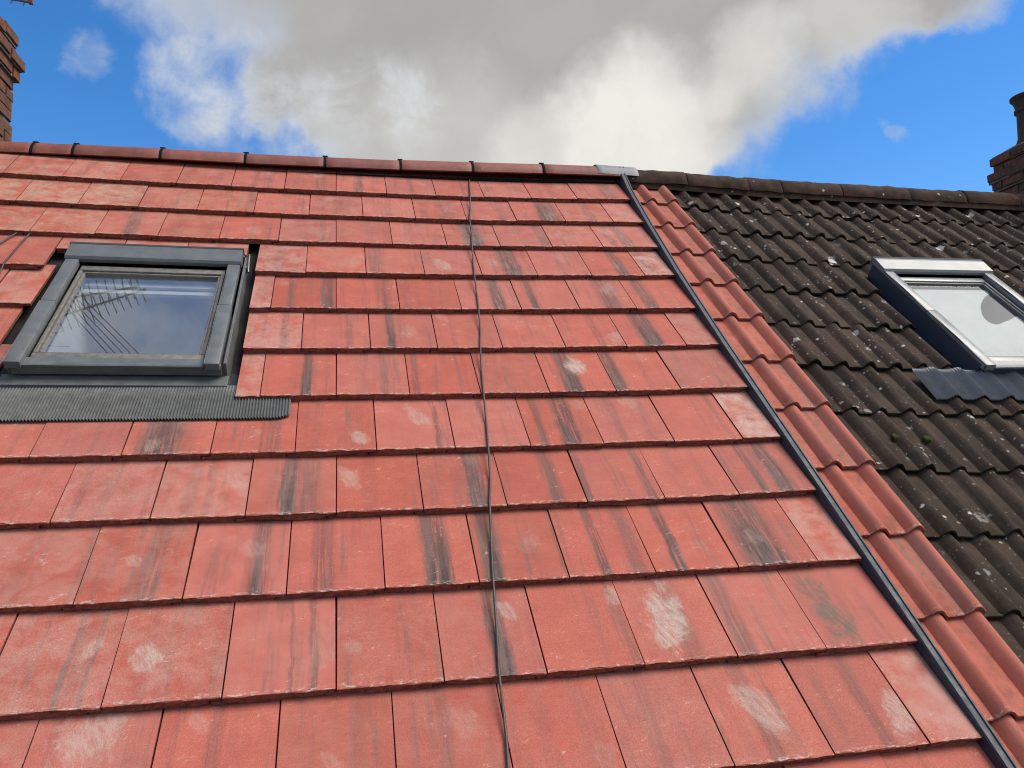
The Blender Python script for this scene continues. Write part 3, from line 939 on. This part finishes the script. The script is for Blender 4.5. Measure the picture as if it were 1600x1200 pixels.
# old ridge
oj = [0.10, 0.545, 1.0, 1.255, 1.72, 2.27, 2.74, 3.2, 3.62]
DR = lambda u: sag_dark(u, 3.95) * 0.55 + 0.012 - 0.014 * min(1, max(0, (u - 0.5) / 0.6))
for i, (x0, x1) in enumerate(zip(oj, oj[1:])):
    bm = bmesh.new()
    p0, p1 = pt(x0, VR, DR(x0)), pt(x1, VR, DR(x1))
    half_round(bm, x0 + 0.004, x1 - 0.004, 0.108 + rng.uniform(-0.003, 0.003), 0.016, p0.y, 0.0, -5, 185, drop0=p0.z - 0.050 + rng.uniform(-0.003, 0.003), drop1=p1.z - 0.050 + rng.uniform(-0.003, 0.003))
    for v in bm.verts:
        v.co += Vector((0, 0.004 * mnoise.noise(v.co * 21), 0.008 * mnoise.noise(v.co * 11) + 0.004 * mnoise.noise(v.co * 40)))
    build('ridge_tile', bm, M['ridge_old'], dark_house, smooth=40)
bm = bmesh.new()
N = 60
prev = None
for i in range(N + 1):
    u = 0.10 + 3.5 * i / N
    p = pt(u, VR, DR(u))
    ring = []
    for sgn in (-1, 1):
        j = 0.006 * mnoise.noise(Vector((u * 9, sgn, 0)))
        ring.append((u, p.y + sgn * (0.106 + j), p.z - 0.10))
        ring.append((u, p.y + sgn * (0.101 + j), p.z - 0.045))
    vs = [bm.verts.new(q) for q in (ring[0], ring[1], ring[3], ring[2])]
    if prev:
        for k in range(3):
            bm.faces.new((prev[k], prev[k + 1], vs[k + 1], vs[k]))
    prev = vs
build('ridge_bedding', bm, M['ridge_old'], dark_house, smooth=40)

# metal saddle where the two ridges meet
bm = bmesh.new()
p = pt(0.09, VR, 0.004)
half_round(bm, -0.085, 0.195, 0.124, 0.003, p.y, 0.0, 14, 160, 14, drop0=pt(0, VR, 0.026).z - 0.058, drop1=pt(0, VR, DR(0.27)).z - 0.050)
build('saddle_flashing', bm, M['lead'], red_house, smooth=40)

# ------------------------------------------------------------------ strip between the two roofs
bm = bmesh.new()
prof = [(0.014, -0.055), (0.019, 0.022), (0.0225, 0.027), (0.029, 0.027), (0.031, 0.0235), (0.045, 0.0235), (0.047, 0.028), (0.053, 0.028), (0.057, 0.022), (0.060, -0.05)]
rings = []
for v, du, dn in ((-1.0, -0.006, 0), (0.0, 0.0, 0), (0.7, 0.003, 0), (1.4, 0.004, 0), (2.0, 0.0, 0.002), (2.7, 0.004, 0.004), (3.3, 0.02, 0.008), (3.75, 0.036, 0.016), (3.98, 0.048, 0.036), (4.03, 0.052, 0.052)):
    s = 0.5 * (sag(0, v))
    rings.append([bm.verts.new((x + du, v, z + dn + s)) for x, z in prof])
for r0, r1 in zip(rings, rings[1:]):
    for i in range(len(prof)):
        bm.faces.new((r0[i], r0[(i + 1) % len(prof)], r1[(i + 1) % len(prof)], r1[i]))
bm.faces.new(rings[0])
bm.faces.new(rings[-1])
build('joint_strip', bm, M['strip'], red_house, ROOF, 25)


# ------------------------------------------------------------------ rooflights
def rooflight(house, u0, u1, v0, v1, base, mats, apron, film, label, tilt=0.0, roll=0.0, inset=0.004, stile=0.030):
    """u0..u1, v0..v1: outer frame on the roof; base: height of the frame's foot above the roof plane"""
    fr, kb, ap = mats
    B = base
    root = empty('rooflight', house, ROOF @ Matrix.Translation(((u0 + u1) / 2, v0, B)), label)
    T = B + 0.082                                  # top of side covers

    def part(name, bm, mat, smooth=None, label=None):
        if name != 'ribbed_apron':             # the frame leans a little off the roof plane
            for v in bm.verts:
                v.co.z -= (v.co.y - (v0 + v1) / 2) * tilt + (v.co.x - (u0 + u1) / 2) * roll
        return build(name, bm, mat, root, ROOF, smooth, label)
    # kerb: four upstands
    for q in ((u0, u0 + 0.012, v0 + .03, v1 - 0.02), (u1 - 0.012, u1, v0 + .03, v1 - .02)):
        bm = bmesh.new()
        box(bm, q[0], q[1], q[2], q[3], B - 0.05, T - 0.018, 0.002)
        part('kerb_side', bm, kb)
    bm = bmesh.new()
    box(bm, u0 + 0.02, u1 - 0.02, v0 + 0.012, v0 + 0.03, B + 0.014, B + 0.062, 0.002)
    part('front_lip', bm, kb)
    bm = bmesh.new()
    box(bm, u0 + .012, u1 - .012, v1 - 0.032, v1 - 0.02, B - 0.05, T - 0.01, 0.002)
    part('kerb_head', bm, kb)
    # sloping bottom cover
    bm = bmesh.new()
    prism(bm, [(v0 + 0.008, B + 0.052), (v0 + 0.008, B + 0.061), (v0 + 0.066, B + 0.060), (v0 + 0.066, B + 0.03), (v0 + 0.03, B + 0.03), (v0 + 0.03, B + 0.052)], u0 + 0.03, u1 - 0.03)
    part('bottom_cover', bm, fr)
    # side covers, each in two lengths
    vm = v0 + (v1 - v0) * 0.475
    for a, b in ((u0 + 0.004, u0 + 0.066), (u1 - 0.062 - inset, u1 - inset)):
        for c, d, e in ((v0, vm - 0.0015, 0.0), (vm + 0.0015, v1 - 0.135, -0.0025)):
            bm = bmesh.new()
            box(bm, a + (0.002 if e else 0), b - (0.002 if e else 0), c, d, B + 0.045, T + e, 0.006)
            part('side_cover', bm, fr, 35)
    # top cover with rolled front
    bm = bmesh.new()
    prism(bm, [(v1 - 0.135, B + 0.062), (v1 - 0.137, B + 0.080), (v1 - 0.128, B + 0.092), (v1 - 0.03, B + 0.100), (v1 - 0.006, B + 0.096), (v1, B + 0.07), (v1, B + 0.03), (v1 - 0.02, B + 0.03)], u0 + 0.002, u1 - inset + 0.002)
    part('top_cover', bm, fr)
    bm = bmesh.new()
    prism(bm, [(v1 - 0.006, B + 0.098), (v1 - 0.001, B + 0.1035), (v1 + 0.004, B + 0.099), (v1 + 0.003, B + 0.05), (v1, B + 0.05)], u0 - 0.004, u1 - inset + 0.006)
    part('top_trim', bm, fr)
    # sash: outer rails, beads and black gaskets
    su0, su1, sv0, sv1 = u0 + 0.074, u1 - 0.070 - inset, v0 + 0.084, v1 - 0.15
    for nm, q in (('sash_rail', (su0, su1, sv0 - 0.014, sv0 + 0.032)), ('sash_rail', (su0, su1, sv1 - 0.045, sv1)), ('sash_stile', (su0, su0 + stile, sv0 + .033, sv1 - .046)), ('sash_stile', (su1 - stile, su1, sv0 + .033, sv1 - .046))):
        bm = bmesh.new()
        box(bm, *q, B + 0.005, B + 0.052, 0.004)
        part(nm, bm, M['sash'] if not film else fr, 35)
    gi = stile
    for q in ((su0 + gi, su1 - gi, sv0 + 0.034, sv0 + 0.046), (su0 + gi, su1 - gi, sv1 - 0.058, sv1 - 0.047), (su0 + gi + .001, su0 + gi + 0.012, sv0 + .047, sv1 - .059), (su1 - gi - 0.012, su1 - gi - .001, sv0 + .047, sv1 - .059)):
        bm = bmesh.new()
        box(bm, *q, B + 0.008, B + 0.044, 0.003)
        part('glazing_bead', bm, M['sash'] if not film else M['kerb'], 35)
    bm = bmesh.new()
    for q in ((su0 - 0.006, su0 - 0.0005, sv0, sv1), (su1 + 0.0005, su1 + 0.006, sv0, sv1), (su0, su1, sv1 + 0.0005, v1 - 0.036), (su0, su1, sv0 - .0165, sv0 - .0145)):
        box(bm, *q, B - 0.04, B + 0.03)
    part('gasket', bm, M['black'])
    gu0, gu1, gv0, gv1 = su0 + stile + 0.002, su1 - stile - 0.002, sv0 + 0.036, sv1 - 0.048
    bm = bmesh.new()
    box(bm, gu0, gu1, gv0, gv1, B + 0.031, B + 0.034)
    part('pane', bm, M['glass'])
    # reveal boards and the dim room behind
    bm = bmesh.new()
    D = B - 0.42
    for q in ((gu0 - 0.03, gu0 - 0.002, gv0 - .02, gv1 + .02), (gu1 + 0.002, gu1 + 0.03, gv0 - .02, gv1 + .02), (gu0 - .001, gu1 + .001, gv0 - 0.03, gv0 - 0.002), (gu0 - .001, gu1 + .001, gv1 + 0.002, gv1 + 0.03)):
        box(bm, *q, D, B + 0.004)
    part('reveal', bm, M['white'])
    bm = bmesh.new()
    box(bm, gu0 - 0.03, gu1 + 0.03, gv0 - 0.03, gv1 + 0.03, D - 0.02, D - 0.002)
    part('room_backing', bm, M['room'])
    bm = bmesh.new()
    box(bm, gu0 + 0.002, gu1 - 0.002, gv1 - 0.085, gv1 - 0.05, B - 0.045, B - 0.02, 0.004)
    box(bm, gu0 + 0.002, gu1 - 0.002, gv1 - 0.045, gv1 - 0.004, B - 0.05, B - 0.005, 0.004)
    part('blind_cassette', bm, M['white'], 35)
    bm = bmesh.new()
    box(bm, gu0 + 0.004, gu0 + 0.06, gv1 - 0.012, gv1 - 0.006, B + 0.036, B + 0.0375)
    part('spacer_label', bm, M['silver'])
    if film:
        hu, hv = film
        bm = bmesh.new()
        hole = [(1.985, 2.622), (1.95, 2.60), (1.912, 2.574), (1.87, 2.535), (1.832, 2.495), (1.803, 2.458), (1.780, 2.418), (1.759, 2.381), (1.746, 2.344), (1.744, 2.317), (1.750, 2.294), (1.765, 2.283),
                (1.784, 2.280), (1.815, 2.291), (1.850, 2.309), (1.885, 2.322), (1.917, 2.339), (1.96, 2.362), (1.985, 2.372)]
        hole += [(1.985, 2.372 + 0.25 * k / 5) for k in range(1, 5)]
        nseg = len(hole)
        outer, inner, ring = [], [], []
        for px, py in hole:
            px = min(px, gu1 - 0.004)
            inner.append(bm.verts.new((px, py, B + 0.024)))
            dx, dy = px - hu, py - hv
            q = math.hypot(dx, dy)
            dx, dy = dx / q, dy / q
            k = min(((gu1 - .001 - hu) / dx if dx > 1e-6 else (gu0 + .001 - hu) / dx if dx < -1e-6 else 1e9), ((gv1 - .05 - hv) / dy if dy > 1e-6 else (gv0 + .001 - hv) / dy if dy < -1e-6 else 1e9))
            outer.append((hu + dx * k, hv + dy * k))
            ring.append(bm.verts.new((hu + dx * k, hv + dy * k, B + 0.024)))
        for i in range(nseg):
            j = (i + 1) % nseg
            bm.faces.new((inner[i], inner[j], ring[j], ring[i]))
            # corners of the pane
            a, b = outer[i], outer[j]
            if abs(a[0] - b[0]) > 1e-4 and abs(a[1] - b[1]) > 1e-4:
                cx = gu1 - .001 if max(a[0], b[0]) > hu and (abs(a[0] - gu1) < .01 or abs(b[0] - gu1) < .01) else gu0 + .001
                cy = gv1 - .05 if (abs(a[1] - gv1 + .05) < .01 or abs(b[1] - gv1 + .05) < .01) else gv0 + .001
                cv = bm.verts.new((cx, cy, B + 0.024))
                bm.faces.new((ring[i], ring[j], cv))
        part('white_film', bm, M['film'], None, 'white sheet behind the glass with a ragged round hole')
    # side soakers lying on the roof beside the kerb
    for a, b, s in ((u0 - 0.075, u0 - 0.001, -1), (u1 + 0.001, u1 + 0.052, 1)):
        bm = bmesh.new()
        box(bm, a, b, v0 - 0.05, v1 + 0.05, B - 0.054, B - 0.050)
        e = a if s < 0 else b
        box(bm, e - 0.003, e + 0.003, v0 + 0.02, v1 + 0.05, B - 0.049, B - 0.036, 0.001)
        part('side_flashing', bm, M['dark_kerb'], None)
    bm = bmesh.new()
    x = u1 + 0.012
    tube(bm, [(x - 0.010, v1 - 0.13, B + 0.03), (x - 0.010, v1 - 0.13, B + 0.064)], 0.006, 8)
    tube(bm, [(x, v1 - 0.15, B + 0.045), (x - 0.002, v1 - 0.07, B + 0.066), (x - 0.004, v1 - 0.004, B + 0.07)], 0.0045, 8)
    part('hinge_bracket', bm, M['alu'] if not film else kb, 50)
    # upper strip of the apron, then the ribbed skirt
    a0, a1, b0, b1, fn, wave = apron
    bm = bmesh.new()
    box(bm, u0 - 0.02, u1 + 0.006, v0 - 0.045, v0 + 0.03, B - 0.052, B + 0.004, 0.003)
    part('apron_fold', bm, kb)
    bm = bmesh.new()
    step = 0.0056 if not wave else 0.0066
    nu = int((a1 - a0) / step)
    rows = 7 if wave else 4
    for side in (0, 1):
        g = []
        for i in range(nu + 1):
            u = a0 + (a1 - a0) * i / nu
            col = []
            for j in range(rows):
                f = j / (rows - 1)
                v = b0 + (b1 - b0) * f
                if wave:
                    drop = 0.0
                    v += 0.10 * (0)            # straight head
                    n = fn(u, v, f)
                else:
                    n = fn(u, v, f)
                ribh = (0.0055 if wave else 0.0046) if f < 0.985 else 0.001
                n += ribh * (1 if i % 2 else -1) - side * 0.0012
                if not wave and f == 0:
                    end = max(0.0, (u - (a1 - 0.09)) / 0.09)
                    v += 0.022 * end ** 3
                col.append(bm.verts.new((u, v + (0.0015 * (1 if i % 2 else -1) if f == 0 else 0), n)))
            g.append(col)
        for i in range(nu):
            for j in range(rows - 1):
                bm.faces.new((g[i][j], g[i + 1][j], g[i + 1][j + 1], g[i][j + 1]))
    part('ribbed_apron', bm, ap, None)
    return root


def apron_flat(u, v, f):
    # rests on the course below, whose surface rises towards its nose
    vn0, vn1 = NOSE[4], NOSE[5]
    surf = sag(u, v) - TN * (v - vn0) / (vn1 - vn0)
    return surf + 0.010 + 0.006 * f


rooflight(red_house, -3.016, -2.206, 1.800, 2.838, -0.030, (M['frame'], M['kerb'], M['apron']), (-3.262, -1.948, 1.535, 1.765, apron_flat, False), None,
          'grey rooflight set among the red flat tiles', 0.042, 0.02, 0.022, 0.016)


def apron_wave(u, v, f):
    k = (u - 0.3406 - 0.0156 * (v - 2)) / RP
    d = abs(k - round(k)) * RP / 0.052
    roll = 0.034 * (0.5 + 0.5 * math.cos(math.pi * min(1, d)))
    return sag_dark(u, v) - 0.004 + roll * (0.8 - 0.35 * f) + 0.018 + 0.012 * f


rooflight(dark_house, 1.345, 2.085, 1.815, 2.905, sag_dark(1.7, 2.3) + 0.012, (M['silver'], M['navy'], M['apron_blue']), (0.985, 2.45, 1.632, 1.86, apron_wave, True), (1.875, 2.44),
          'blue sided rooflight set among the dark roman tiles', stile=0.018)


# ------------------------------------------------------------------ chimneys
def chimney(name, xf, facing, yb, yf, ztop, zbot, width, label, pots, dark_mix, spikes=False):
    """xf: the shaft's face towards the viewer; facing: +1 if that face looks along +x"""
    root = empty(name, None, Matrix.Translation((xf - facing * width / 2, (yb + yf) / 2, zbot)), label, 'chimney', 'brick chimneys beyond the ridge')
    rg = random.Random(int(ztop * 100))
    proj = [0.022, 0.006, 0.050, 0.028]
    z = ztop
    i = 0
    bl, bh, bd, j = 0.215, 0.065, 0.1025, 0.010
    while z > zbot:
        pr = proj[i] if i < 4 else 0.0
        xo = xf + facing * pr
        y0, y1 = yf - pr, yb + pr
        # the long face
        y = y1
        first = True
        while y > y0 + 0.02:
            L = (bd if i % 2 else bl) if first else bl
            first = False
            ye = max(y0, y - L)
            bm = bmesh.new()
            t = rg.uniform(-0.002, 0.0025)
            xa, xb = (xo - bd, xo + t) if facing > 0 else (xo - t, xo + bd)
            box(bm, xa, xb, ye, y, z - bh + rg.uniform(-.001, .001), z + rg.uniform(-.001, .001), 0.0035)
            o = build('brick', bm, M['brick'], root, Matrix.Rotation(R_(rg.uniform(-.15, .15)), 4, 'X'))
            o['dark_mix'] = dark_mix * rg.uniform(0.6, 1.1)
            y = ye - j
        # the front face
        x = xo - facing * (bd + j)
        xend = xf - facing * (width + pr)
        first = True
        while (x - xend) * facing > 0.03:
            L = bl if not (first and i % 2 == 0) else bd
            first = False
            xe = x - facing * L
            if (xe - xend) * facing < 0:
                xe = xend
            if i < 9:
                bm = bmesh.new()
                box(bm, min(x, xe), max(x, xe), y0 + rg.uniform(-.002, .002), y0 + bd, z - bh, z, 0.0035)
                o = build('brick', bm, M['brick'], root)
                o['dark_mix'] = dark_mix * rg.uniform(0.6, 1.1)
            x = xe - facing * j
        z -= bh + j
        i += 1
    bm = bmesh.new()
    g = 0.011
    zz = ztop
    for k in range(i):
        pr = proj[k] if k < 4 else 0.0
        xa, xb = sorted((xf + facing * (pr - g), xf - facing * (width + pr)))
        box(bm, xa, xb, yf - pr + g, yb + pr - g, zz - bh - j, zz - 0.0005 * 0)
        zz -= bh + j
    box(bm, *sorted((xf - facing * 0.03, xf - facing * (width - 0.03))), yf + 0.03, yb - 0.03, zbot - 1.2, zbot + 0.2)
    build('mortar', bm, M['mortar'], root)
    # sloped cement cap
    bm = bmesh.new()
    xa, xb = sorted((xf + facing * 0.012, xf - facing * (width + 0.012)))
    lo = [bm.verts.new(q) for q in ((xa, yf - .01, ztop), (xb, yf - .01, ztop), (xb, yb + .01, ztop), (xa, yb + .01, ztop))]
    hi = [bm.verts.new(q) for q in ((xa + .13, yf + .12, ztop + .075), (xb - .13, yf + .12, ztop + .075), (xb - .13, yb - .12, ztop + .075), (xa + .13, yb - .12, ztop + .075))]
    for k in range(4):
        bm.faces.new((lo[k], lo[(k + 1) % 4], hi[(k + 1) % 4], hi[k]))
    bm.faces.new(hi)
    bm.faces.new(lo)
    build('cement_cap', bm, M['mortar'], root)
    for (px, py, ph, r) in pots:
        bm = bmesh.new()
        z0 = ztop + 0.03
        prof = [(r * 1.15, 0), (r * 1.12, 0.05), (r * 0.98, 0.09), (r * 0.93, ph * 0.66), (r * 0.95, ph * .68), (r * 1.08, ph * 0.70), (r * 1.08, ph * 0.745), (r * 0.97, ph * 0.76), (r * 1.0, ph * 0.82),
                (r * 1.16, ph * 0.92), (r * 1.30, ph * 0.955), (r * 1.30, ph * 0.99), (r * 1.20, ph), (r * 1.02, ph * 0.985), (r * 0.8, ph * 0.8), (r * 0.75, 0.1)]
        lathe(bm, prof, 28)
        po = build('chimney_pot', bm, M['clay'], root, Matrix.Translation((px, py, z0)), 45)
        if spikes:
            for k in range(12):
                bm = bmesh.new()
                a = 2 * math.pi * k / 12 + 0.2
                q = Vector((px + r * 1.2 * math.cos(a), py + r * 1.2 * math.sin(a), z0 + ph - 0.01))
                tube(bm, [q, q + Vector((0.16 * math.cos(a), 0.16 * math.sin(a), 0.10 + 0.05 * (k % 3)))], 0.0035, 5)
                build('bird_spike', bm, M['alu'], po)
    return root


chimney('chimney_stack', -3.842, 1, 3.59, 2.08, 3.712, 2.55, 0.72, 'tall red brick chimney standing behind the ridge of the red roof', ((-3.985, 2.40, 0.5, 0.115), (-4.25, 3.2, 0.5, 0.12)), 0.55, True)
chimney('chimney_stack.001', 3.575, -1, 3.55, 2.75, 3.226, 2.45, 0.72, 'dark brick chimney with clay pot at the end of the dark roof', ((3.80, 3.38, 0.44, 0.108), (3.86, 3.02, 0.42, 0.108)), 0.95)  # heavier dark mix puts the shade of this face into the brick


# ------------------------------------------------------------------ aerials on the left chimney
def aerial(name, foot, top, boom_a, boom_b, n, half, label, spread=Vector((0, 0, 1))):
    root = empty(name, None, Matrix.Translation(foot), label, 'aerial', 'television aerials on the left chimney')
    bm = bmesh.new()
    tube(bm, [foot, top], 0.016, 10)
    build('mast', bm, M['alu'], root, smooth=50)
    a, b = Vector(boom_a), Vector(boom_b)
    bm = bmesh.new()
    tube(bm, [a, b], 0.010, 8)
    build('boom', bm, M['alu'], root, smooth=50)
    ax = (b - a).normalized()
    e = spread - ax * spread.dot(ax)
    e.normalize()
    for i in range(n):
        p = a.lerp(b, (i + 0.5) / n)
        L = half * (1.15 if i == 0 else 1 - 0.25 * i / n)
        bm = bmesh.new()
        tube(bm, [p - e * L, p + e * L], 0.0045, 6)
        build('element', bm, M['alu'], root, smooth=50)
    bm = bmesh.new()
    d = Vector((0.012, 0.012, 0.012))
    box(bm, b.x - .012, b.x + .012, b.y - .012, b.y + .012, b.z - .014, b.z + .014, 0.003)
    build('end_cap', bm, M['rust'], root)
    return root


aerial('television_aerial', Vector((-4.06, 2.9, 3.0)), Vector((-4.06, 2.9, 5.15)), (-4.14, 2.87, 4.98), (-3.35, 3.23, 5.02), 14, 0.15,
       'longer and higher of the two many rod aerials mirrored in the grey rooflight pane', Vector((0.6, -1, 0.1)))
aerial('television_aerial.001', Vector((-4.08, 2.96, 3.0)), Vector((-4.08, 2.96, 4.85)), (-4.10, 2.94, 4.72), (-3.36, 3.14, 4.75), 12, 0.13,
       'shorter and lower of the two many rod aerials mirrored in the grey rooflight pane', Vector((0.6, -1, 0.1)))
aerial('television_aerial.002', Vector((-4.3, 3.52, 3.4)), Vector((-4.3, 3.52, 4.15)), (-4.40, 3.44, 3.955), (-3.648, 3.30, 3.806), 10, 0.042,
       'aerial whose boom tip pokes into the top left corner beside the brick chimney', Vector((0.35, 0.1, 0.9)))


# ------------------------------------------------------------------ loose cables lying on the roof
def cable(name, pts, rad, label, n_off=0.0045, sub=4):
    P = [Vector(p) for p in pts]
    out = []
    for a, b in zip(P, P[1:]):
        for k in range(sub):
            out.append(a.lerp(b, k / sub))
    out.append(P[-1])
    bm = bmesh.new()
    tube(bm, out, rad, 8)
    o = build(name, bm, M['cable'], None, ROOF, 60)
    tag(o, label, 'cable')
    return o


def on_nose(u, v):
    return (u, v, sag(u, v) + 0.0055)


pts = [(-0.925, 4.02, sag(-.93, 4.0) - 0.022), (-0.950, 3.86, sag(-.95, 3.86) - 0.012)]
CV = [(-0.974, 11), (-1.018, 10), (-1.046, 9), (-1.076, 8), (-1.100, 7), (-1.138, 6), (-1.172, 5), (-1.203, 4), (-1.245, 3), (-1.286, 2), (-1.322, 1), (-1.348, 0), (-1.372, -1)]
for i, (u, c) in enumerate(CV):
    v = NOSE[c]
    pts.append(on_nose(u, v + 0.012))
    pts.append(on_nose(u - 0.001, v - 0.004))
    if i + 1 < len(CV):
        un, cn = CV[i + 1]
        vn = NOSE[cn]
        mu = (u + un) / 2 + 0.003 * math.sin(i * 2.1)
        pts.append((mu, v * 0.45 + vn * 0.55, sag(mu, (v + vn) / 2) - 0.0045))
cable('hanging_cable', pts, 0.0042, 'thin dark cable hanging straight down the red roof from the ridge')
cable('loose_cable', [(-3.298, 3.045, sag(-3.29, 3.04) - 0.024), (-3.305, 3.0, sag(-3.29, 3.0) - 0.016), (-3.322, 2.95, sag(-3.3, 2.95) - 0.012), (-3.352, 2.84, sag(-3.3, 2.84) - 0.006), (-3.42, 2.72, sag(-3.4, 2.7) + 0.006), (-3.55, 2.5, sag(-3.5, 2.5) - 0.012)], 0.004,
      'upper of two short dark cables left of the grey rooflight, slanting out of frame')
cable('loose_cable.001', [(-3.244, 3.045, sag(-3.24, 3.04) - 0.024), (-3.247, 3.0, sag(-3.24, 3.0) - 0.016), (-3.256, 2.9, sag(-3.2, 2.9) - 0.010), (-3.262, 2.75, sag(-3.2, 2.75) - 0.002), (-3.264, 2.674, sag(-3.2, 2.67) + 0.007), (-3.268, 2.6, sag(-3.2, 2.6) - 0.012), (-3.275, 2.36, sag(-3.27, 2.36) + 0.008), (-3.29, 2.1, sag(-3.2, 2.1) - 0.012)], 0.004,
      'lower of two short dark cables left of the grey rooflight, bending over a tile edge')

# telephone wires that leave the left chimney over the viewer's head (the rooflight mirrors them)
for k in range(5):
    a = Vector((-3.84, 2.86 + 0.04 * k, 3.98 + 0.01 * k))
    b = Vector((1.0 + 0.22 * k, -2.55 - 0.05 * k, 4.2))
    bm = bmesh.new()
    tube(bm, [a.lerp(b, i / 16) - Vector((0, 0, 0.12 * (1 - (2 * i / 16 - 1) ** 2))) for i in range(17)], 0.0032, 6)
    tag(build('overhead_wire', bm, M['cable'], None, smooth=60), ('leftmost', 'second from the left', 'middle one', 'second from the right', 'rightmost')[k] + ' of the five thin overhead wires mirrored in the grey rooflight pane', 'wire', 'wires strung from the left chimney')
